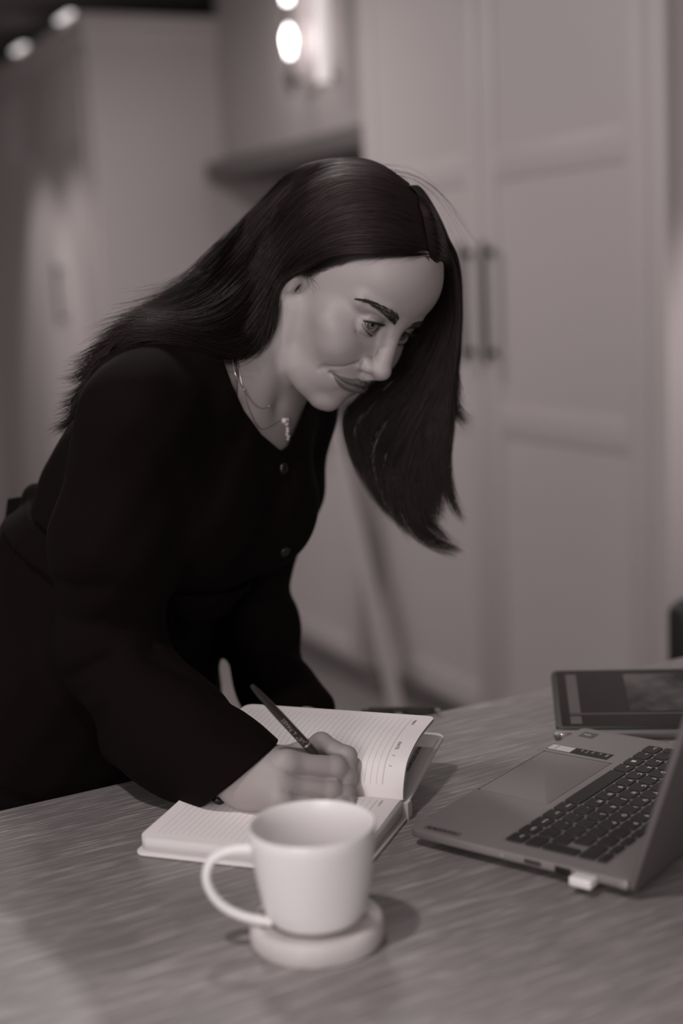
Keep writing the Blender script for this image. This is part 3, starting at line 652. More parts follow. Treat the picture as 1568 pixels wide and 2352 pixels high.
def face_detail(A, ax, d):
    # eye sockets
    d = smax(d, -ell(A, (29, -3, -3), (17, 10, 11)), 12)
    d = smax(d, -ell(A, (15, 0, -4), (6, 8, 9)), 8)
    # lids
    q, r, u, w = lid_coords(A)
    up, lo = lid_curves(u)
    op = np.maximum(w-up, lo-w)*12.8                                           # <0 inside the opening
    shell = np.abs(r-13.0)-1.0+np.maximum(np.abs(u+.05)-1.0, 0)*7
    crease = np.exp(-((w-up-.30)/.07)**2)*np.exp(-(u/1.1)**4)*.75
    lid = np.maximum(shell+crease, -q[:, 1]-3)
    lid_cut = smax(lid, -(op+.25), .5)
    ball = r-12.6
    d = smin(d, np.maximum(ball, -0.1-op*0), 6)                                # eyeball bulge carried by the face
    d = np.where(r < 40, smin(d, lid, 6), d)
    # the opening is carved down to the eyeball
    carve = np.maximum(np.maximum(op+.1, r-17.5), -q[:, 1])
    d = smax(d, -np.maximum(carve, -(r-11.6)), .9)
    lidedge = np.maximum(np.abs(r-12.9)-.75, np.abs(op-.7)-.75); lidedge = np.maximum(lidedge, -q[:, 1]+1)+np.maximum(np.abs(u+.1)-1.15, 0)*8
    d = smin(d, lidedge, .8)
    # nose
    n = cone(A, (0, -7.5, 14), (0, 13.5, -35), 7.6, 9.6)
    n = smin(n, ell(A, (0, 15.2, -37), (9.5, 10.3, 9)), 5)
    n = smin(n, ell(A, (11.8, 4.0, -41), (6.0, 9.5, 6.8)), 7)                  # ala
    n = smin(n, chain(A, [(0, 15, -43), (0, 6, -52)], (4.5, 5)), 4)
    d = smin(d, n, 9)
    gro = np.sqrt(((A-np.array((18.2, 0, -40), np.float32))**2*np.array((1, .3, .5), np.float32)).sum(-1))
    d = d+1.0*np.exp(-(gro/2.6)**2)
    d = smax(d, -ell(A, (6.6, 10.5, -48.5), (3.4, 5.5, 4.5)), 2)               # nostril
    # smile fold
    fold = chain(A, [(18, -1, -44), (25, -6, -50), (32, -11, -57), (38, -18, -66), (39, -22, -73)], (0, 0, 0, 0, 0))
    d = d+1.7*np.exp(-(fold/3.0)**2)
    d = d-.8*np.exp(-((chain(A, [(27, -4, -43), (36, -9, -52), (43, -17, -61)], (0, 0, 0)))/6.5)**2)
    # lips
    t_u, t_l, sx, zs = lip_field(A)
    front = (A[:, 1] > -32)
    bu = 2.7*np.clip(1-sx**2, 0, 1)**.7*np.sin(np.pi*np.clip(t_u, 0, 1)**.75)
    bl = 4.2*np.clip(1-sx**2, 0, 1)**.6*np.sin(np.pi*np.clip(t_l, 0, 1)**.72)
    gz = A[:, 2]-zs
    d = d-(bu+bl)*front
    d = d+front*(1.5*np.exp(-(gz/1.15)**2)*np.clip((1.12-sx)/.12, 0, 1))
    cor = np.hypot(ax-30, A[:, 2]+67.6); d = d+front*2.0*np.exp(-(cor/3.4)**2)
    ul = np.where(front, np.maximum(np.abs(t_u-.5)-.5, sx-1)*6, 9); ll = np.where(front, np.maximum(np.abs(t_l-.5)-.5, sx-1)*8, 9)
    phil = cone(A, (0, 14, -54), (0, 9, -59), 0, 0); d = d+.6*np.exp(-(phil/2.6)**2)
    men = chain(A, [(0, 1, -82), (14, -5, -81)], (0, 0)); d = d+1.2*np.exp(-(men/4.5)**2)
    # lower lid lines, tear trough
    tt = chain(A, [(15, -2, -9), (26, -6, -16), (38, -14, -16)], (0, 0, 0)); d = d+.7*np.exp(-(tt/2.2)**2)
    return d, ul, ll
def face_parts(P):
    ax = np.abs(P[:, 0]); A = P.copy(); A[:, 0] = ax
    d = ell(A, (0, -90, 32), (71, 92, 88))
    d = smin(d, ell(A, (0, -33, 44), (50, 34, 38)), 16)                       # forehead
    d = smin(d, ell(A, (0, -52, -35), (55, 50, 66)), 20)                      # mid face
    d = smin(d, chain(A, [(54, -86, -42), (50, -73, -78), (40, -54, -92), (26, -39, -99), (9, -25, -104.5)], (13, 13, 12, 11, 10)), 16)
    d = smin(d, ell(A, (0, -48, -80), (40, 40, 27)), 16)
    d = smin(d, ell(A, (44, -36, -25), (20, 20, 16)), 18)                      # cheekbone
    d = smin(d, ell(A, (34, -23.5, -40), (19, 18, 18)), 18)                      # smiling cheek
    d = smin(d, ell(A, (0, -23, -67), (30, 25, 22)), 14)                       # muzzle
    d = smin(d, ell(A, (0, -20.5, -101), (12.5, 14.5, 13)), 13)                 # chin
    d = smin(d, chain(A, [(5, -9, 13), (26, -8.5, 16), (47, -23, 14)], (6, 7, 6)), 12)   # brow ridge
    ul = np.full(len(A), 9, np.float32); ll = ul.copy()
    m = (A[:, 1] > -48) & (A[:, 2] < 42) & (A[:, 1] < 45)
    if m.any(): d[m], ul[m], ll[m] = face_detail(A[m], ax[m], d[m])
    # ear
    ea = ell(A, (71, -103, -17), (5.5, 17, 29), np.array([[.93, -.36, 0], [.36, .93, 0], [0, 0, 1]]))
    ea = smax(ea, -ell(A, (79, -104, -14), (7, 11, 20)), 3)
    ea = smin(ea, ell(A, (68.5, -93, -24), (3.2, 4, 7)), 4)
    ea = smin(ea, ell(A, (68, -97, -43), (4.5, 8, 8)), 4)
    d = smin(d, ea, 6)
    return d, ul, ll
# ---- torso pose (camera axes, metres)
NB = cf(512, 858, 1.535)
_la = math.radians(27); _fh = np.array([.87, -.50, 0.0])
TU = math.cos(_la)*np.array([0, 0, 1.0])+math.sin(_la)*_fh; TF = math.cos(_la)*_fh-math.sin(_la)*np.array([0, 0, 1.0])
TR = np.cross(TF, TU); TR /= np.linalg.norm(TR)
TM = np.stack([TR, TF, TU], 1)
def tp(r, f, u): return NB+TR*r+TF*f+TU*u
SHR, SHL = cf(318, 948, 1.395), cf(668, 925, 1.655)
ELR, WRR = cf(248, 1500, 1.47), cf(585, 1775, 1.375)
ELL, WRL = cf(588, 1425, 1.70), cf(650, 1650, 1.60)
def neck_c(P):                                         # camera axes, metres
    a, b = h2c((0, -104, -30)), NB+TF*.005-TU*.01
    d = chain(P, [a, h2c((0, -106, -78))*.6+(a*.25+b*.15), b], (.049, .047, .058), .02)
    scm = chain(P, [h2c((58, -102, -45)), tp(.018, .058, -.012)], (.013, .008))           # neck muscle
    d = smin(d, scm, .014)
    scm2 = chain(P, [h2c((-58, -102, -45)), tp(-.018, .058, -.012)], (.013, .008)); d = smin(d, scm2, .014)
    return d
def torso_c(P, g=0.0):                                 # body under the clothes; g grows it
    d = chain(P, [SHR+np.array([0, 0, -.008]), tp(.06, .0, -.012), tp(-.06, .0, -.012), SHL], (.046+g, .052+g, .052+g, .046+g), .03)
    d = smin(d, ell(P, tp(0, .010, -.125), (.150+g, .096+g, .160+g), TM), .05)
    for s in (1, -1): d = smin(d, ell(P, tp(.066*s, .080, -.128), (.056+g, .049+g, .058+g), TM), .045)
    d = smin(d, ell(P, tp(0, -.004, -.28), (.115+g, .082+g, .13+g), TM), .05)
    d = smin(d, ell(P, tp(0, -.052, -.245), (.105+g, .075+g, .11+g), TM), .05)
    d = smin(d, ell(P, tp(0, -.10, -.37), (.155+g, .10+g, .125+g), TM), .06)
    d = smin(d, ell(P, tp(0, -.018, -.42), (.164+g, .115+g, .15+g), TM), .06)
    return d
def clav(P):
    d = chain(P, [tp(.014, .060, -.022), tp(.06, .058, -.004), tp(.12, .02, -.002)], (.008, .0075, .007))
    return np.minimum(d, chain(P, [tp(-.014, .060, -.022), tp(-.06, .058, -.004), tp(-.12, .02, -.002)], (.008, .0075, .007)))
def upper_c(P): 
    d = smin(neck_c(P), torso_c(P), .035); d = smin(d, clav(P), .012)
    q = np.sqrt(((P-tp(0, .068, -.006))**2).sum(-1)); return d+.006*np.exp(-(q/.014)**2)
def head_f(Q):                                         # head axes, mm
    Q = Q.astype(np.float32); d = face_parts(Q)[0]
    m = Q[:, 2] < -5
    if m.any(): d[m] = smin(d[m], (upper_c(h2c(Q[m]))*1000).astype(np.float32), 6)
    return d.astype(np.float32)
FAST_H = globals().get('FAST_H', 0.8)
HV, HQ = surface_nets(head_f, (-105, -215, -262), (100, 34, 128), FAST_H, slack=1.9)
def relax_mesh(V, Q, w, it):                           # smooths V where w > 0
    E = np.concatenate([Q[:, [0, 1]], Q[:, [1, 2]], Q[:, [2, 3]], Q[:, [3, 0]]]); k = np.where(w > 0)[0]
    E = E[(w[E[:, 0]] > 0) | (w[E[:, 1]] > 0)]; a = np.concatenate([E[:, 0], E[:, 1]]); b_ = np.concatenate([E[:, 1], E[:, 0]])
    idx = np.full(len(V), -1); idx[k] = np.arange(len(k)); m = idx[a] >= 0; a, b_ = idx[a[m]], b_[m]; n_ = np.bincount(a, minlength=len(k))
    for _ in range(it):
        S = np.stack([np.bincount(a, V[b_, c], len(k)) for c in range(3)], 1)/np.maximum(n_, 1)[:, None]; V[k] += (S-V[k])*w[k, None]*.8
    return V
_a = np.abs(HV[:, 0]); _w = np.clip((-44-HV[:, 1])/8, 0, 1)*np.clip((-HV[:, 2]-2)/10, 0, 1)*np.clip((HV[:, 2]+122)/10, 0, 1)*np.clip((HV[:, 1]+122)/8, 0, 1)*np.clip((_a-25)/8, 0, 1)
_w = _w*np.clip(((np.abs(_a-71)**2+((HV[:, 1]+103)*.6)**2+((HV[:, 2]+17)*.4)**2)**.5-9)/5, 0, 1)
HV = relax_mesh(HV, HQ, _w, 90)
print('head', len(HV))
# skin colour attributes: 0 lips, 1 make-up, 2 scalp
def face_attr(V):
    V = V.astype(np.float32); A = V.copy(); A[:, 0] = np.abs(A[:, 0]); d, ul, ll = face_parts(V)
    lip = np.clip(1-np.maximum(np.minimum(ul, ll), 0)/.8, 0, 1)
    q, r, u, w = lid_coords(A); up, lo = lid_curves(u)
    lidz = np.exp(-(np.maximum(w-up, 0)/.26)**2)*np.exp(-(np.maximum(lo-w, 0)/.12)**2)*np.exp(-(u/1.25)**6)*(r < 19)*(A[:, 1] > -26)
    line = np.exp(-((w-up-.03)/.06)**2)*(np.abs(u) < 1.2)*(r < 15.5)*(A[:, 1] > -26)
    mk = np.clip(.38*lidz+.85*line, 0, 1)
    # scalp: above the hairline
    hl = np.interp(A[:, 0], [0, 20, 40, 52, 60, 66, 72], [86.5, 86, 82, 73, 58, 26, 8])
    y_lim = np.interp(A[:, 2], [-60, -20, 20, 60, 90, 130], [-112, -104, -62, -30, -22, -20])
    sc = np.clip((A[:, 2]-hl)/5, 0, 1); sc = np.maximum(sc, np.clip((y_lim-A[:, 1])/5, 0, 1)*np.clip((A[:, 2]+60)/25, 0, 1))
    sc = sc*(1-np.clip((8-np.hypot(A[:, 0]-73, 0)*0-np.abs(ell(A, (71, -103, -17), (7, 19, 31))))/8, 0, 1)*(A[:, 0] > 66))
    sc = sc*(1-.85*np.exp(-(V[:, 0]/2.4)**2)*np.clip((V[:, 1]+75)/20, 0, 1))
    return lip, mk, sc
lip, mk, sc = face_attr(HV)
def skin_c(P): return head_f(c2h(P))/1000.0
def cast(px, lift=0.0, d0=1.1, d1=1.9):                # pixel rays traced onto the skin -> camera axes
    px = np.atleast_2d(np.array(px, float)); r = np.stack([(px[:, 0]-IW/2)/FPX, np.ones(len(px)), -(px[:, 1]-IH/2)/FPX], 1)
    t = np.full(len(px), d0); best = t.copy(); bd = np.full(len(px), 9.0)
    for _ in range(60):
        d = skin_c(r*t[:, None]); m = np.abs(d) < bd; best[m] = t[m]; bd[m] = np.abs(d[m]); t = np.minimum(t+np.clip(d, -.01, .05)*.8, d1)
    return r*(best-lift)[:, None]
BT = catmull([(918, 731), (901, 714), (875, 701), (849, 690), (821, 687)], 40); BL = catmull([(906, 749), (891, 734), (872, 716), (851, 700), (822, 688)], 40)
def poly_sdf(x, y, pts):
    d = np.full(len(x), 1e9); sgn = np.ones(len(x)); n_ = len(pts)
    for i in range(n_):
        a, b_ = pts[i], pts[i-1]; e = b_-a; wx, wy = x-a[0], y-a[1]; t = np.clip((wx*e[0]+wy*e[1])/(e@e+1e-12), 0, 1)
        d = np.minimum(d, (wx-e[0]*t)**2+(wy-e[1]*t)**2)
        c1, c2, c3 = y >= a[1], y < b_[1], e[0]*wy > e[1]*wx; sgn = np.where((c1 & c2 & c3) | (~c1 & ~c2 & ~c3), -sgn, sgn)
    return sgn*np.sqrt(d)
_bo = c2h(cast(np.concatenate([BT[::4], BL[::-4]])))[:, [0, 2]]
_m = (HV[:, 1] > -50) & (HV[:, 2] > -5) & (HV[:, 2] < 45); brow_w = np.zeros(len(HV)); brow_w[_m] = np.clip(.5-poly_sdf(np.abs(HV[_m, 0]), HV[_m, 2], _bo)/1.4, 0, 1)
mk = np.maximum(mk, .62*brow_w)
# ---- right hand with the pen, left hand flat on the table
HAND = dict(
    index=([(690, 1731, 1.316), (737, 1708, 1.334), (796, 1737, 1.330), (800, 1770, 1.322)], (.0090, .0098, .0088, .0068)),
    middle=([(660, 1752, 1.296), (768, 1764, 1.313), (793, 1787, 1.318), (795, 1803, 1.321)], (.0112, .0110, .0094, .0070)),
    ring=([(643, 1795, 1.288), (757, 1814, 1.304), (790, 1824, 1.310), (796, 1831, 1.311)], (.0110, .0102, .0088, .0066)),
    pinky=([(645, 1833, 1.285), (728, 1852, 1.296), (783, 1848, 1.301), (803, 1842, 1.303)], (.0095, .0084, .0074, .0058)),
    thumb=([(625, 1752, 1.326), (684, 1738, 1.341), (740, 1752, 1.334), (780, 1780, 1.326)], (.0115, .0108, .0094, .0072)))
WR = cf(578, 1788, 1.317)
def hand_f(P):
    P = P.astype(np.float32)
    arm = chain(P, [cf(470, 1720, 1.362), cf(540, 1766, 1.328), WR, cf(612, 1790, 1.302)], (.029, .0245, .0235, .023), .012)
    palm = None
    for k in ('index', 'middle', 'ring', 'pinky'):
        e = cone(P, WR, cf(*HAND[k][0][0]), .0205, .0108); palm = e if palm is None else smin(palm, e, .016)
    d = smin(arm, palm, .018)
    d = smin(d, cone(P, cf(596, 1766, 1.320), cf(*HAND['thumb'][0][0]), .016, .013), .014)
    fing = None
    for k, (pts, rad) in HAND.items():
        c = [cf(*p) for p in pts]; e = chain(P, c, rad, .003)
        for q, rr in zip(c[1:3], rad[1:3]):              # fuller joints
            e = smin(e, np.sqrt(((P-q)**2).sum(-1))-rr*1.02, .004)
        fing = e if fing is None else smin(fing, e, .0016)
    d = smin(d, fing, .007)
    for k in ('middle', 'ring', 'pinky'):                # knuckles
        q = cf(*HAND[k][0][0]); d = smin(d, np.sqrt(((P-q-np.array([-.002, -.002, .001]))**2).sum(-1))-.0100, .007)
    for a, b in (('index', 'middle'), ('middle', 'ring'), ('ring', 'pinky')):   # valleys between the knuckles
        m0 = (cf(*HAND[a][0][0])+cf(*HAND[b][0][0]))/2; m1 = (cf(*HAND[a][0][1])+cf(*HAND[b][0][1]))/2
        d = d+.0016*np.exp(-(cone(P, m0+np.array([.004, -.010, 0]), m1+np.array([0, -.008, 0]), 0, 0)/.0035)**2)
    for k in ('middle', 'ring', 'index'):                # creases at the finger joints
        for q in HAND[k][0][1:3]:
            c = cf(*q); v = np.abs((P-c)[:, 0]+.35*(P-c)[:, 2]); rr = np.sqrt(((P-c)**2).sum(-1))
            d = d+.0001*np.sin(v*2600)*np.exp(-(rr/.011)**2)
    ten = chain(P, [WR+np.array([.006, -.022, .004]), cf(*HAND['middle'][0][0])+np.array([-.004, -.010, .002])], (0, 0)); d = d-.0007*np.exp(-(ten/.004)**2)
    return d.astype(np.float32)
HDV, HDQ = surface_nets(hand_f, cf(455, 1690, 1.30)*[1, 0, 0]+[0, 1.24, -.305], [.03, 1.41, -.19], .0009)
print('hand', len(HDV))
LH = [cf(648, 1625, 1.615), cf(690, 1655, 1.585)]
def lhand_f(P):
    P = P.astype(np.float32); d = chain(P, [cf(618, 1570, 1.65), LH[0], LH[1]], (.027, .023, .02), .01)
    for i, (a, l) in enumerate(((-.5, .07), (-.2, .082), (.05, .076), (.3, .062))):
        v = np.array([math.cos(a)*.75, -math.sin(a)-.25, -.16]); v /= np.linalg.norm(v)
        b = LH[1]+np.array([.012, -.024+.016*i, -.002])*[1, -1, 1]+[0, -.024, 0]
        d = smin(d, chain(P, [LH[1], b, b+v*l*.55, b+v*l], (.017, .0095, .0085, .0065), .004), .01)
    d = smin(d, chain(P, [LH[0], LH[0]+[.03, -.045, -.02], LH[0]+[.06, -.06, -.03]], (.016, .011, .008), .004), .012)
    return d.astype(np.float32)
LHV, LHQ = surface_nets(lhand_f, LH[1]+[-.1, -.13, -.08], LH[1]+[.13, .12, .1], .002)
# ---- the rest of the body, under the clothes
SLR = ([SHR, cf(262, 1240, 1.425), cf(250, 1495, 1.46), cf(395, 1672, 1.400), cf(505, 1740, 1.352), cf(562, 1772, 1.326), cf(632, 1810, 1.303)], (.056, .062, .051, .0535, .0425, .0375, .0365))
SLL = ([SHL, cf(648, 1120, 1.685), cf(582, 1305, 1.70), cf(594, 1440, 1.69), cf(624, 1570, 1.65), cf(662, 1636, 1.605)], (.050, .047, .041, .045, .040, .043))
HIPS = tp(0, -.012, -.42); GZ = lambda p: (c2w(p))[2]
_dn = np.array([0, 0, -1.0]) @ M3                       # world down in camera axes
def legs_c(P, g=0):
    d = None
    for s in (1, -1):
        hip = HIPS+TR*.085*s; knee = hip+_dn*.42+_fh*.02; ank = hip+_dn*(GZ(hip)-.09)-_fh*.01
        e = chain(P, [hip, knee, ank], (.095+g, .062+g, .042+g), .03); d = e if d is None else smin(d, e, .03)
    return d
def body_f(P):
    P = P.astype(np.float32); d = torso_c(P, -.004)
    d = smin(d, chain(P, SLR[0], [r-.016 for r in SLR[1]], .02), .03); d = smin(d, chain(P, SLL[0], [r-.015 for r in SLL[1]], .02), .03)
    d = smin(d, legs_c(P, -.008), .03)
    return d.astype(np.float32)
_lo = np.array([-.62, 1.25, -1.45]); _hi = np.array([.10, 1.95, .18])
BV, BQ = surface_nets(body_f, _lo, _hi, .008)
print('body', len(BV))
V = [c2w(h2c(HV)), c2w(HDV), c2w(LHV), c2w(BV)]; Q = [HQ, HDQ, LHQ, BQ]
off = np.cumsum([0]+[len(v) for v in V])
z0 = lambda n: np.zeros(n)
attr = dict(lip=np.concatenate([lip]+[z0(len(v)) for v in V[1:]]), makeup=np.concatenate([mk]+[z0(len(v)) for v in V[1:]]), scalp=np.concatenate([sc]+[z0(len(v)) for v in V[1:]]))
skin = mat('skin', 150, .52, .42, t=.10)
n, l, b = nodes(skin); prev = None
for nm, v in (('lip', 98), ('makeup', 80), ('scalp', 26)):
    a = n.new('ShaderNodeAttribute'); a.attribute_name = nm; x = n.new('ShaderNodeMix'); x.data_type = 'RGBA'
    l.new(a.outputs['Fac'], x.inputs[0])
    if prev is None: x.inputs[6].default_value = tint(150, .10)
    else: l.new(prev, x.inputs[6])
    x.inputs[7].default_value = tint(v, .12); prev = x.outputs[2]
l.new(prev, b.inputs['Base Color'])
b.inputs['Subsurface Weight'].default_value = .12; b.inputs['Subsurface Radius'].default_value = (.004, .003, .003); b.inputs['Subsurface Scale'].default_value = 1.0
add_bump(skin, 900, .25, .0004, 3)
FOOT = c2w(HIPS).copy(); FOOT[2] = 0.0
person = mesh_np('person', np.concatenate(V), np.concatenate([q+o for q, o in zip(Q, off)]), skin, origin=FOOT, attr=attr)
tag(person, 'woman with long dark hair in black leaning over the table, writing with her right hand', 'person')
# eyes
eye_m = mat('eye', 150, .06, .6)
n, l, b = nodes(eye_m); a = n.new('ShaderNodeAttribute'); a.attribute_name = 'polar'; cr = n.new('ShaderNodeValToRGB'); l.new(a.outputs['Fac'], cr.inputs[0]); l.new(cr.outputs[0], b.inputs['Base Color'])
cr.color_ramp.elements[0].position = .0; cr.color_ramp.elements[0].color = tint(8)
cr.color_ramp.elements[1].position = 1.0; cr.color_ramp.elements[1].color = tint(140)
for p, v in ((.105, 8), (.125, 105), (.24, 92), (.275, 44), (.31, 50), (.34, 150), (.6, 158)):
    e = cr.color_ramp.elements.new(p); e.color = tint(v)
def gaze(px, c):                                       # direction that puts the iris on a pixel
    o = (-HT) @ HR*1000; r = np.array([(px[0]-IW/2)/FPX, 1, -(px[1]-IH/2)/FPX]) @ HR; r /= np.linalg.norm(r)
    b_ = (o-c) @ r; t = -b_-math.sqrt(max(b_*b_-((o-c) @ (o-c)-(ER+.3)**2), 0)); return o+r*t-c
for s, gz in ((1, gaze((856, 746), EYE)), (-1, gaze((926, 771), EYE*[-1, 1, 1]))):
    g = np.array(gz); g /= np.linalg.norm(g); e1 = np.cross(g, [0, 0, 1]); e1 /= np.linalg.norm(e1); e2 = np.cross(e1, g)
    th = np.radians(np.concatenate([np.linspace(0, 40, 40), np.linspace(43, 180, 30)])); ph = np.linspace(0, 2*np.pi, 48, endpoint=False)
    T_, P_ = np.meshgrid(th, ph, indexing='ij'); rr = ER+.45*np.exp(-(T_/.42)**2)
    X = (EYE*[s, 1, 1])+(rr[..., None])*(np.cos(T_)[..., None]*g+np.sin(T_)[..., None]*(np.cos(P_)[..., None]*e1+np.sin(P_)[..., None]*e2))
    i = np.arange(len(th)-1)[:, None]; j = np.arange(48)[None]; jj = (j+1) % 48
    Fq = np.stack([i*48+j, (i+1)*48+j, (i+1)*48+jj, i*48+jj], -1).reshape(-1, 4)
    mesh_np('eyeball', h2w(X.reshape(-1, 3)), Fq, eye_m, person, attr=dict(polar=np.repeat(np.degrees(th)/90, 48)))
# strands of hair as real curves
def strands(name, P, rad, m, parent):                  # P: (N, k, 3) camera axes; rad (N, k)
    N, k = P.shape[:2]; hc = bpy.data.hair_curves.new(name); hc.add_curves([k]*N)
    W = c2w(P.reshape(-1, 3))-np.array(parent['org'])
    hc.attributes['position'].data.foreach_set('vector', W.astype(np.float32).ravel())
    ra = hc.attributes.get('radius') or hc.attributes.new('radius', 'FLOAT', 'POINT')
    ra.data.foreach_set('value', np.broadcast_to(rad, (N, k)).astype(np.float32).ravel())
    hc.materials.append(m); o = bpy.data.objects.new(name, hc); COL.objects.link(o); o.parent = parent; o['org'] = tuple(parent['org']); return o
brow_m = mat('brow_hair', 40, .5, .3, t=.2); lash_m = mat('lash', 14, .5, .3)
bt = catmull(BT, 200); bl_ = catmull(BL, 200)
NB_ = 520; sI = (rng.random(NB_)**1.05*199).astype(int); vI = rng.random(NB_)[:, None]**.9; s01 = sI[:, None]/199
root = bl_[sI]*(1-vI)+bt[sI]*vI; dirs = np.concatenate([-.25-.75*s01**.6, -1+.78*s01**.6], 1)+rng.normal(0, .14, (NB_, 2)); Ln = (9+5*rng.random((NB_, 1)))*(1-.3*s01)
rP = cast(root, .0002); mP = cast(root+dirs*Ln*.5, .0012); eP = cast(root+dirs*Ln+np.stack([-1.5+0*Ln[:, 0], .8+0*Ln[:, 0]], 1), .0007)
BP = np.stack([rP, mP, eP], 1); strands('eyebrow', BP, np.array([.00011, .00010, .00004]), brow_m, person)
BH = c2h(BP.reshape(-1, 3)); BH[:, 0] *= -1; strands('eyebrow', h2c(BH).reshape(BP.shape), np.array([.00011, .00010, .00004]), brow_m, person)
for s in (1, -1):
    L_ = []
    for (n_, up_) in ((130, True), (70, False)):
        u = np.linspace(-1.0, 1.0, n_)+rng.normal(0, .012, n_); cu, cl = lid_curves(u); w = cu+.01 if up_ else cl-.02
        dr = lambda uu, ww: np.stack([np.cos(ww)*np.sin(uu), np.cos(ww)*np.cos(uu), np.sin(ww)], 1)
        ln = (7.2 if up_ else 3.6)*(1-.35*np.abs(u))*(.8+.4*rng.random(n_)); r0_ = 13.5
        e0 = EYE+dr(u, w)*r0_; k = 1 if up_ else -1
        e1 = EYE+dr(u*1.06, w-.06 if up_ else w-.05)*(r0_+ln*.55)[:, None]; e2 = EYE+dr(u*1.16+.03, (w+.05) if up_ else (w-.16))*(r0_+ln)[:, None]
        L_.append(np.stack([e0, e1, e2], 1))
    L_ = np.concatenate(L_); L_[..., 0] *= s
    strands('eyelashes', h2c(L_.reshape(-1, 3)).reshape(L_.shape), np.array([.00017, .00012, .00003]), lash_m, person)
# ---- clothes
cloth = mat('black_cloth', 8, .9, .12, t=.35); add_bump(cloth, 60, .25, .002, 5)
n, l, b = nodes(cloth); b.inputs['Specular Tint'].default_value = (1, .75, .72, 1)
trouser_m = mat('black_trousers', 7, .85, .12, t=.35)
NECK = np.array([(470, 795), (512, 826), (532, 882), (560, 943), (600, 998), (645, 1036), (660, 1024), (672, 1000), (695, 950), (720, 880), (700, 790), (560, 760)], float)
FOLDS = [([(150, 1565, 1.42), (245, 1520, 1.40), (345, 1492, 1.42)], .006, .010), ([(165, 1600, 1.42), (270, 1555, 1.39), (365, 1520, 1.41)], .004, .009),
         ([(140, 1420, 1.42), (240, 1432, 1.39), (330, 1452, 1.41)], .004, .012), ([(225, 1640, 1.40), (330, 1600, 1.37), (420, 1600, 1.38)], .003, .012),
         ([(300, 1010, 1.35), (360, 1050, 1.36), (420, 1130, 1.39)], .003, .012), ([(400, 1140, 1.42), (425, 1280, 1.45)], .006, .014), ([(540, 1000, 1.45), (535, 1120, 1.46)], .002, .014), ([(590, 1352, 1.65), (650, 1362, 1.66), (690, 1350, 1.70)], .006, .010),
         ([(620, 1500, 1.63), (690, 1490, 1.65)], .006, .012), ([(345, 1500, 1.40), (430, 1560, 1.38), (500, 1600, 1.38)], .003, .009), ([(150, 1330, 1.40), (260, 1350, 1.37), (360, 1400, 1.40)], .003, .011)]
def sleeve_r(P): return chain(P, SLR[0], SLR[1], .022)
def top_f(P):
    P = P.astype(np.float32); d = smin(torso_c(P, .005), legs_c(P, .016), .06)
    d = smin(d, sleeve_r(P), .03); d = smin(d, chain(P, SLL[0], SLL[1], .02), .02)
    d = smin(d, chain(P, [cf(300, 895, 1.465), cf(308, 965, 1.50), cf(192, 1118, 1.545)], (.044, .052, .046)), .035)      # upper back
    # loose drape under the forearm and flared cuffs
    d = smin(d, chain(P, [cf(300, 1700, 1.44), cf(405, 1778, 1.375), cf(497, 1808, 1.330)], (.030, .018, .012)), .03)
    d = smin(d, chain(P, [cf(680, 1590, 1.63), cf(722, 1628, 1.61)], (.022, .018)), .03)
    x = P[:, 0]; z = P[:, 2]; y = P[:, 1]
    d = d+.0016*np.sin(x*38+z*21+2*np.sin(y*19))*np.sin(z*33-x*15+y*27)+.0008*np.sin(x*95-z*70+y*60)
    for pts, dep, wid in FOLDS:
        d = d+dep*np.exp(-(chain(P, [cf(*p) for p in pts], [0]*len(pts))/wid)**2)
    # cuff openings
    ax_ = SLR[0][-1]-SLR[0][-2]; ax_ /= np.linalg.norm(ax_); pl = (P-cf(580, 1758, 1.30)) @ np.array([.647, -.05, -.76])
    near = np.sqrt(((P-SLR[0][-2])**2).sum(-1)) < .11
    d = np.where(near, smax(d, pl.astype(np.float32), .003), d)
    inner = chain(P, [SLR[0][-3], SLR[0][-2], SLR[0][-1]], (.036, .0335, .0335)); d = np.where(near & (pl > -.022), smax(d, -inner, .002), d)
    # neckline
    ps = poly_sdf(P[:, 0]/y*FPX+IW/2, IH/2-P[:, 2]/y*FPX, NECK)*y/FPX
    d = smax(d, -np.maximum(ps, y-1.63).astype(np.float32), .003)
    uu = (P-NB) @ TU; d = smax(d, (-uu-.46).astype(np.float32), .004)
    return d.astype(np.float32)
TV, TQ = surface_nets(top_f, [-.56, 1.24, -.34], [.05, 1.90, .16], globals().get('TOP_H', .0024), slack=2.0)
print('top', len(TV))
top = mesh_np('blouse', c2w(TV), TQ, cloth, person)
def trou_f(P):
    P = P.astype(np.float32); d = smin(torso_c(P, .002), legs_c(P, .012), .06)
    uu = (P-NB) @ TU; d = smax(d, (uu+.36).astype(np.float32), .004)
    z = P[:, 2]; return (d+.002*np.sin(z*60+P[:, 0]*40)).astype(np.float32)
RV, RQ = surface_nets(trou_f, [-.62, 1.3, -1.5], [.08, 1.95, -.1], .008, slack=2.0)
mesh_np('trousers', c2w(RV), RQ, trouser_m, person)
for s in (1, -1):                                       # shoes
    f = c2w(HIPS+TR*.085*s); fw = M3 @ _fh; fw[2] = 0; fw /= np.linalg.norm(fw); sd = np.array([fw[1], -fw[0], 0])
    fr = lambda p, f=f: np.array([f[0], f[1], 0])+sd*p[0]+fw*p[1]+np.array([0, 0, p[2]])
    m_ = MB().prism([(-.035, -.07), (.035, -.07), (.04, .05), (.03, .15), (0, .175), (-.03, .15), (-.04, .05)], 0, .09, .02, fr); m_.build('shoe', trouser_m, person)
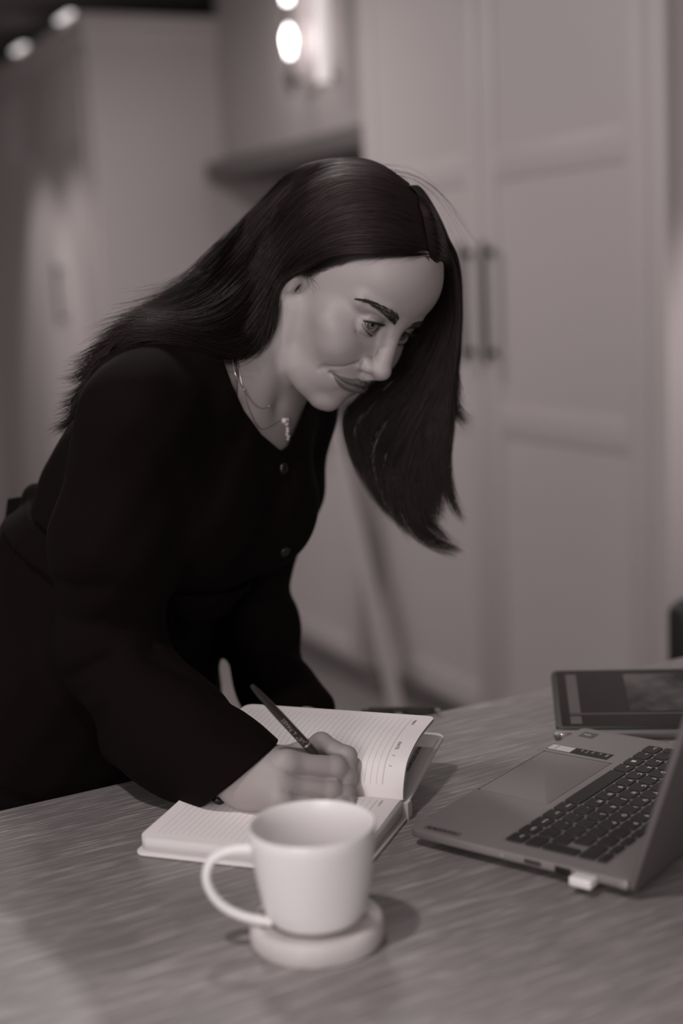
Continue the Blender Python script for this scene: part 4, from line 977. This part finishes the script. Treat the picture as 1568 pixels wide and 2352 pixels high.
# belt with a knot and a loose end behind the waist
def belt_f(P):
    P = P.astype(np.float32); uu = (P-NB) @ TU+.235; d = np.maximum(np.abs(torso_c(P, .009))-.003, np.abs(uu)-.019)
    d = smin(d.astype(np.float32), ell(P, cf(84, 1142, 1.60), (.016, .02, .016)), .012)
    return d.astype(np.float32)
EV, EQ = surface_nets(belt_f, [-.5, 1.3, -.24], [.0, 1.9, .06], .004, slack=2.0)
belt = mesh_np('belt', c2w(EV), EQ, cloth, person)
mb = MB(); t = bmesh.new()
q0 = [cf(x, y, d) for x, y, d in ((72, 1138, 1.60), (17, 1147, 1.62), (9, 1204, 1.62), (62, 1176, 1.60))]; q1 = [q+np.array([0, .004, .001]) for q in q0]
vs = [t.verts.new(c2w(q)) for q in q0+q1]
for f_ in ((0, 1, 2, 3), (7, 6, 5, 4), (0, 4, 5, 1), (1, 5, 6, 2), (2, 6, 7, 3), (3, 7, 4, 0)): t.faces.new([vs[i] for i in f_])
bmesh.ops.recalc_face_normals(t, faces=t.faces[:]); mb.merge(t); mb.build('belt_end', cloth, person, smooth=False)
# buttons
btn_m = mat('button', 26, .35, .5, t=.25)
def cast_f(f, px, d0, d1=2.0):
    r = np.array([(px[0]-IW/2)/FPX, 1, -(px[1]-IH/2)/FPX]); t = d0
    for _ in range(80):
        d = float(f(np.array([r*t]))[0]); t += d*.8
        if abs(d) < 2e-4: break
    return r*t
for (px, py) in ((650, 1076), (654, 1266)):
    c = cast_f(top_f, (px, py), 1.3); g = np.array([float(top_f(np.array([c+np.eye(3)[i]*.004]))[0]-top_f(np.array([c-np.eye(3)[i]*.004]))[0]) for i in range(3)]); g /= np.linalg.norm(g)
    w = c2w(c); nrm = M3 @ g; q_ = Vector(nrm).to_track_quat('Z', 'Y')
    fr = lambda p, q_=q_, w=w: np.array(q_ @ Vector(p))+w
    MB().lathe([(0, -.001), (.0062, -.001), (.0066, .001), (.006, .0022), (.0045, .0016), (0, .0015)], 24, frame=fr).build('button', btn_m, top)
c = c2w(cf(501, 1836, 1.322)); q_ = Vector((.25, -.35, .9)).to_track_quat('Z', 'Y')
fr = lambda p: np.array(q_ @ Vector(p))+c
MB().lathe([(0, -.002), (.0055, -.002), (.006, .0005), (.005, .003), (.003, .0022), (0, .002)], 24, frame=fr).tube([c2w(cf(497, 1822, 1.322)), c], .002, 8).build('button', btn_m, top)
# necklaces
gold = mat('necklace_metal', 150, .25, .6, metal=.8)
pts = catmull(c2w(cast([(533, 824), (541, 861), (560, 894), (580, 924), (600, 938), (619, 933)], .0012)), 60)
m_ = MB().tube(pts, .00045, 6)
for i in (9, 24, 58): m_.sphere(pts[i], .0014, 10)
m_.build('necklace', gold, person)
pts = catmull(c2w(cast([(544, 826), (555, 880), (572, 940), (600, 985), (640, 968), (653, 964)], .0012)), 60)
nk = MB().tube(pts, .0003, 6).build('necklace', gold, person)
m_ = MB()
for i, (px, py, r) in enumerate(((652, 966, .0034), (659, 964, .0024), (658, 973, .0026), (660, 984, .002), (660, 990, .0022), (659, 998, .0018), (662, 1002, .002), (661, 1009, .0016))):
    m_.sphere(c2w(cast([(px, py)], .002)[0]), r, 12)
m_.build('pendant', mat('pearl', 190, .2, .6), nk)
# ------------------------------------------------------------------ hair
SKC, SKR = np.array([0, -90, 32.0]), np.array([71, 92, 88.0])
def sk(x, y, off):                                     # pixel -> point on the skull grown by off mm (camera axes)
    r = np.array([(x-IW/2)/FPX, 1, -(y-IH/2)/FPX]); rr = r @ HR; o = (-HT) @ HR*1000
    R_ = SKR+off; a = rr/R_; c = (o-SKC)/R_; A = a@a; B = a@c; C = c@c-1; D = B*B-A*C
    t = (-B-math.sqrt(D))/A if D > 0 else -B/A
    return r*t/1000
def guide(pts, n=26):
    P = [sk(p[0], p[1], p[3]) if p[2] is None else cf(*p[:3]) for p in pts]
    P = np.array(P); L = np.concatenate([[0], np.cumsum(np.linalg.norm(np.diff(P, axis=0), axis=1))]); C = catmull(P, 160)
    L = np.concatenate([[0], np.cumsum(np.linalg.norm(np.diff(C, axis=0), axis=1))]); t = np.linspace(0, L[-1], n)
    return np.stack([np.interp(t, L, C[:, i]) for i in range(3)], 1)
def sheet(gs, N, thick, spread, clump=40, jit=.0006, lens=(.88, 1.03), flick=.004, seed=1, wave=.0012, n=26, clumpw=.55, tip=1.0, cs=.15, sd=1.0):
    r = np.random.default_rng(seed); G = np.array([guide(g, n) for g in gs]); m = len(G)
    s = r.random(N)**sd*(m-1); ce = np.sort(r.random(clump)*(m-1)); near = ce[np.abs(s[:, None]-ce[None]).argmin(1)]
    cid = np.abs(s[:, None]-ce[None]).argmin(1)
    tt = np.linspace(0, 1, n)
    k = clumpw*np.clip((tt-cs)/(.9-cs), 0, 1)**1.2
    S = s[:, None]*(1-k)+near[:, None]*k                # strands gather into locks towards the tips
    S = np.clip(S, 0, m-1-1e-6); i = S.astype(int); f = (S-i)[..., None]; j = np.arange(n)[None].repeat(N, 0)
    g = lambda q: G[np.clip(q, 0, m-1), j]
    p0, p1, p2, p3 = g(i-1), g(i), g(i+1), g(i+2)
    P = .5*((2*p1)+(-p0+p2)*f+(2*p0-5*p1+4*p2-p3)*f*f+(-p0+3*p1-3*p2+p3)*f**3)
    T = np.gradient(P, axis=1); T /= np.linalg.norm(T, axis=2, keepdims=True)+1e-9
    ac = np.gradient(G, axis=0)[np.clip(np.round(S).astype(int), 0, m-1), j]; ac /= np.linalg.norm(ac, axis=2, keepdims=True)+1e-9
    Nn = P/np.linalg.norm(P, axis=2, keepdims=True); Nn = Nn-T*(Nn*T).sum(-1, keepdims=True)*.8; Nn /= np.linalg.norm(Nn, axis=2, keepdims=True)+1e-9     # thickness runs away from the face side
    dep = r.random(N)[:, None, None]; th = np.interp(tt, np.linspace(0, 1, len(thick)), thick)[None, :, None]
    sp = np.interp(tt, np.linspace(0, 1, len(spread)), spread)[None, :, None]
    co = r.normal(0, 1, (clump, 2))[cid][:, None, :]
    P = P+Nn*th*(dep-.1)+ac*sp*(.55*r.normal(0, 1, (N, 1, 1))+.45*co[..., :1])*np.clip(tt/.2, 0, 1)[None, :, None]
    ph = r.random(clump)[cid]*6.28; am = r.random(clump)[cid]*wave
    P = P+ac*(am[:, None]*np.sin(tt[None]*9+ph[:, None])*tt[None])[..., None]
    P = P+r.normal(0, jit, (N, 1, 3))*np.clip(tt*2, 0, 1)[None, :, None]
    P = P+(r.normal(0, 1, (N, 3))*flick)[:, None]*(tt**3)[None, :, None]*tip
    # individual lengths
    ln = r.uniform(lens[0], lens[1], N)*(1-.10*np.abs(r.normal(0, 1, clump))[cid]); ln = np.clip(ln, .3, 1.04)
    q = np.clip(tt[None]*ln[:, None], 0, 1)*(n-1); i0 = np.minimum(q.astype(int), n-2); fr = (q-i0)[..., None]; ar = np.arange(N)[:, None]
    return P[ar, i0]*(1-fr)+P[ar, i0+1]*fr
N_ = None
HK = globals().get('HAIR_K', 1.0)
rt = [  # near side: from the parting back over the ear to the shoulder, hairline first
 [(993, 589, N_, 0), (950, 586, N_, 1), (880, 580, N_, 2), (810, 580, N_, 3), (748, 588, N_, 6), (700, 612, N_, 10), (640, 655, 1.462, 0), (622, 715, 1.462, 0), (605, 775, 1.466, 0), (568, 818, 1.470, 0), (515, 824, 1.442, 0), (450, 796, 1.432, 0), (385, 772, 1.428, 0)],
 [(989, 565, N_, 2), (930, 545, N_, 5), (850, 535, N_, 7), (770, 545, N_, 9), (705, 578, N_, 13), (642, 640, 1.465, 0), (612, 712, 1.462, 0), (575, 770, 1.463, 0), (515, 802, 1.438, 0), (440, 782, 1.426, 0), (350, 764, 1.420, 0), (285, 782, 1.430, 0)],
 [(984, 540, N_, 2), (910, 510, N_, 6), (820, 502, N_, 9), (740, 525, N_, 12), (672, 582, N_, 16), (622, 652, 1.468, 0), (588, 722, 1.460, 0), (535, 780, 1.458, 0), (450, 776, 1.426, 0), (350, 756, 1.420, 0), (265, 782, 1.435, 0), (215, 835, 1.450, 0)],
 [(977, 505, N_, 3), (900, 470, N_, 8), (800, 470, N_, 11), (715, 515, N_, 14), (650, 590, N_, 18), (605, 665, 1.468, 0), (555, 730, 1.462, 0), (475, 765, 1.432, 0), (380, 757, 1.424, 0), (280, 770, 1.435, 0)],
 [(970, 475, N_, 4), (890, 435, N_, 9), (790, 432, N_, 13), (700, 485, N_, 16), (630, 570, N_, 20), (575, 650, 1.475, 0), (515, 715, 1.448, 0), (430, 750, 1.436, 0), (330, 757, 1.438, 0), (240, 790, 1.455, 0)],
 [(960, 452, N_, 5), (880, 405, N_, 11), (780, 400, N_, 15), (690, 445, N_, 18), (615, 530, N_, 22), (550, 620, 1.488, 0), (480, 695, 1.460, 0), (395, 735, 1.450, 0), (300, 757, 1.455, 0), (215, 800, 1.480, 0)],
 [(940, 432, N_, 6), (865, 382, N_, 12), (770, 377, N_, 17), (680, 415, N_, 20), (600, 500, N_, 24), (530, 588, 1.505, 0), (455, 668, 1.475, 0), (370, 718, 1.468, 0), (275, 752, 1.475, 0)],
 [(938, 420, N_, 7), (858, 370, N_, 13), (760, 366, N_, 18), (668, 402, N_, 22), (585, 480, 1.530, 0), (510, 568, 1.500, 0), (432, 652, 1.492, 0), (350, 706, 1.485, 0), (262, 750, 1.495, 0)],
]
A1 = sheet(rt, int(15000*HK), (.003, .007, .012, .020, .026, .020, .014), (.0012, .002, .005, .007, .009), clump=120, seed=3, lens=(.86, 1.02), flick=.010, clumpw=.5)
bk = [  # back of the head and the hair hanging down the back
 [(925, 412, N_, 4), (835, 372, 1.515, 0), (720, 388, 1.545, 0), (620, 470, 1.560, 0), (540, 565, 1.550, 0), (450, 655, 1.485, 0), (340, 725, 1.465, 0)],
 [(940, 425, N_, 4), (850, 395, 1.540, 0), (730, 425, 1.580, 0), (640, 515, 1.590, 0), (560, 615, 1.570, 0), (470, 695, 1.505, 0), (360, 750, 1.485, 0), (260, 810, 1.475, 0)],
 [(955, 440, N_, 4), (880, 430, 1.550, 0), (760, 500, 1.600, 0), (680, 600, 1.600, 0), (600, 690, 1.580, 0), (510, 750, 1.550, 0), (400, 790, 1.485, 0), (310, 840, 1.475, 0)],
]
A2 = sheet(bk, int(3200*HK), (.004, .016, .024, .02), (.003, .006, .008, .009), clump=50, seed=4, flick=.012)
lf = [  # far side: from the parting down past the far cheek, inner edge first
 [(986, 592, N_, 1), (1001, 603, N_, 3), (1012, 630, 1.495, 0), (985, 705, 1.55, 0), (940, 775, 1.57, 0), (885, 845, 1.575, 0), (830, 905, 1.575, 0), (788, 950, 1.575, 0), (795, 1015, 1.572, 0), (825, 1090, 1.572, 0), (850, 1150, 1.572, 0)],
 [(986, 583, N_, 2), (1003, 592, N_, 5), (1020, 620, 1.488, 0), (1012, 700, 1.535, 0), (975, 790, 1.56, 0), (920, 870, 1.568, 0), (862, 940, 1.57, 0), (825, 1005, 1.57, 0), (835, 1080, 1.568, 0), (868, 1150, 1.568, 0), (910, 1196, 1.568, 0)],
 [(984, 568, N_, 2), (1005, 578, N_, 7), (1028, 610, 1.484, 0), (1034, 700, 1.522, 0), (1005, 810, 1.545, 0), (960, 910, 1.555, 0), (910, 1000, 1.56, 0), (885, 1080, 1.56, 0), (902, 1160, 1.56, 0), (935, 1225, 1.56, 0), (985, 1262, 1.56, 0)],
 [(980, 548, N_, 3), (1004, 560, N_, 8), (1032, 595, 1.481, 0), (1047, 700, 1.512, 0), (1028, 820, 1.53, 0), (988, 930, 1.54, 0), (945, 1030, 1.548, 0), (925, 1120, 1.55, 0), (945, 1200, 1.55, 0), (985, 1250, 1.55, 0), (1048, 1272, 1.55, 0)],
 [(976, 525, N_, 4), (1000, 536, N_, 9), (1028, 566, 1.478, 0), (1048, 685, 1.503, 0), (1042, 800, 1.522, 0), (1012, 910, 1.532, 0), (975, 1020, 1.54, 0), (955, 1110, 1.542, 0), (970, 1180, 1.542, 0), (1000, 1215, 1.542, 0), (1035, 1245, 1.542, 0)],
 [(971, 498, N_, 5), (995, 508, N_, 10), (1020, 535, 1.475, 0), (1048, 650, 1.497, 0), (1046, 780, 1.515, 0), (1030, 890, 1.525, 0), (1000, 990, 1.533, 0), (985, 1080, 1.535, 0), (992, 1150, 1.535, 0), (1010, 1195, 1.535, 0), (1030, 1205, 1.535, 0)],
 [(964, 472, N_, 6), (986, 482, N_, 11), (1010, 505, 1.474, 0), (1044, 612, 1.492, 0), (1054, 730, 1.508, 0), (1044, 830, 1.516, 0), (1034, 900, 1.522, 0), (1026, 990, 1.527, 0), (1022, 1070, 1.53, 0), (1038, 1140, 1.53, 0), (1068, 1194, 1.53, 0)],
 [(958, 446, N_, 6), (992, 468, 1.478, 0), (1034, 568, 1.492, 0), (1057, 690, 1.506, 0), (1048, 810, 1.516, 0), (1036, 890, 1.522, 0), (1020, 980, 1.53, 0), (1000, 1070, 1.535, 0), (1002, 1150, 1.537, 0), (1025, 1200, 1.54, 0)],
 [(940, 428, N_, 7), (975, 440, 1.485, 0), (1026, 538, 1.497, 0), (1056, 660, 1.51, 0), (1046, 800, 1.522, 0), (1030, 900, 1.53, 0), (1000, 1000, 1.54, 0), (975, 1100, 1.545, 0), (985, 1180, 1.545, 0), (1010, 1220, 1.545, 0)],
]
A3 = sheet(lf, int(12000*HK), (.005, .009, .014, .018, .016, .010), (.002, .003, .004, .005, .005), clump=30, seed=5, flick=.003, clumpw=.93, wave=.003, cs=.42, sd=.74)
fl = [  # shorter ends flicking out on the far side
 [(985, 500, N_, 6), (1038, 590, 1.49, 0), (1055, 690, 1.505, 0), (1052, 780, 1.512, 0), (1050, 840, 1.516, 0), (1060, 880, 1.518, 0), (1086, 910, 1.518, 0)],
 [(982, 490, N_, 6), (1040, 575, 1.49, 0), (1058, 680, 1.51, 0), (1050, 790, 1.52, 0), (1040, 870, 1.524, 0), (1050, 925, 1.525, 0), (1074, 946, 1.525, 0)],
 [(978, 480, N_, 6), (1035, 560, 1.49, 0), (1052, 680, 1.515, 0), (1040, 800, 1.528, 0), (1025, 890, 1.53, 0), (1042, 948, 1.53, 0), (1072, 982, 1.53, 0)],
]
A4 = sheet(fl, int(2600*HK), (.003, .01, .014, .008), (.002, .003, .003, .002), clump=9, seed=6, flick=.004, clumpw=.85, cs=.4)
# tips over the back, fly-aways, the strands at the temple
def loose(gs, N, jit, seed, **k): return sheet(gs, N, (.002, .004), (.002, .004), clump=max(4, N//5), seed=seed, jit=jit, **k)
tips = [[(330, 738, 1.430, 0), (280, 765, 1.435, 0), (230, 797, 1.440, 0), (190, 818, 1.445, 0), (155, 826, 1.450, 0), (138, 826, 1.450, 0)],
        [(300, 765, 1.430, 0), (250, 797, 1.435, 0), (205, 845, 1.440, 0), (170, 864, 1.445, 0), (145, 868, 1.450, 0), (130, 870, 1.450, 0)],
        [(260, 795, 1.430, 0), (220, 845, 1.435, 0), (180, 896, 1.440, 0), (150, 910, 1.445, 0), (130, 914, 1.450, 0), (117, 916, 1.450, 0)],
        [(240, 835, 1.430, 0), (200, 885, 1.435, 0), (165, 942, 1.440, 0), (142, 954, 1.445, 0), (122, 962, 1.450, 0), (110, 968, 1.450, 0)],
        [(230, 875, 1.440, 0), (190, 925, 1.445, 0), (152, 972, 1.450, 0), (132, 986, 1.450, 0), (115, 996, 1.455, 0), (102, 1004, 1.455, 0)]]
A5 = sheet(tips, int(1900*HK), (.004, .01, .012, .004), (.004, .006, .007, .004), clump=22, seed=8, flick=.004, clumpw=.85, lens=(.55, 1.0))
fly = [[(900, 400, N_, 10), (960, 425, 1.49, 0), (1012, 480, 1.49, 0), (1050, 560, 1.50, 0), (1082, 640, 1.51, 0), (1075, 740, 1.52, 0)],
       [(860, 380, N_, 12), (930, 390, 1.50, 0), (985, 430, 1.50, 0), (1035, 510, 1.50, 0), (1070, 600, 1.51, 0), (1070, 700, 1.52, 0)],
       [(800, 372, N_, 16), (700, 388, 1.52, 0), (610, 455, 1.53, 0), (520, 550, 1.53, 0), (420, 650, 1.53, 0), (320, 715, 1.53, 0)]]
A6 = loose(fly, int(46*HK), .006, 9, flick=.02, lens=(.35, 1.0), wave=.006)
tem = [[(715, 585, N_, 8), (690, 606, N_, 5), (685, 640, N_, 3), (700, 665, N_, 2), (690, 690, N_, 2)], [(705, 590, N_, 8), (676, 612, N_, 6), (668, 640, N_, 6), (672, 668, N_, 6), (655, 690, N_, 6)],
       [(740, 580, N_, 6), (712, 600, N_, 3), (722, 632, N_, 1), (748, 655, N_, 0), (752, 690, N_, -2)]]
bab = [[(985, 588, N_, 3), (930, 592, N_, 0), (860, 600, N_, -2), (790, 604, N_, -3), (735, 612, N_, 0), (700, 625, N_, 4)],
       [(985, 590, N_, 3), (975, 625, N_, 0), (950, 640, N_, -2), (915, 625, N_, -3), (870, 612, N_, -3), (800, 612, N_, -2)]]
A7 = loose(tem, int(240*HK), .0014, 10, flick=.012, lens=(.35, 1.0), wave=.004); A8 = loose(bab, int(36*HK), .0012, 11, flick=.006, lens=(.5, 1.0), wave=.003)
hl_pts = np.array([(988, 584), (940, 580), (890, 577), (840, 575), (800, 582), (765, 597), (735, 612), (708, 622)], float)   # fine hairs along the hairline
Nh = int(1900*HK); th_ = rng.random(Nh)*6.99; ii = th_.astype(int); ff = (th_-ii)[:, None]; r0h = hl_pts[ii]*(1-ff)+hl_pts[ii+1]*ff+rng.normal(0, 2, (Nh, 2)); r0h[:, 1] += rng.random(Nh)**1.7*17*np.clip((992-r0h[:, 0])/110, .08, 1)
dh = np.stack([-.95+rng.normal(0, .12, Nh), -.05+rng.normal(0, .2, Nh)], 1)*(28+40*rng.random((Nh, 1)))
A9 = np.stack([cast(r0h, .0002), cast(r0h+dh*.5, .0016), cast(r0h+dh, .0030)], 1)
hair_m = mat('hair', 18, .42, .32, t=.28)
n, l, b = nodes(hair_m); hi = n.new('ShaderNodeHairInfo'); cr = n.new('ShaderNodeValToRGB'); l.new(hi.outputs['Random'], cr.inputs[0]); l.new(cr.outputs[0], b.inputs['Base Color']); b.inputs['Specular Tint'].default_value = (1, .80, .80, 1)
cr.color_ramp.elements[0].color = tint(12, .35); cr.color_ramp.elements[1].color = tint(28, .35)
def tap(A, r, p=.72):
    k = A.shape[1]; return np.broadcast_to((r*np.where(np.linspace(0, 1, k) < p, 1, 1-.8*(np.linspace(0, 1, k)-p)/(1-p)))[None], A.shape[:2])
allA = [(A1, .00020), (A2, .00022), (A3, .00020), (A4, .00018), (A5, .00016), (A6, .00007), (A7, .00009), (A8, .00006)]
hs = np.concatenate([a for a, r in allA]); hr = np.concatenate([tap(a, r) for a, r in allA])
hair = strands('hair', hs, hr, hair_m, person)
tag(hair, kind='stuff')
strands('hairline', A9, np.array([.000045, .00004, .00002]), hair_m, person)
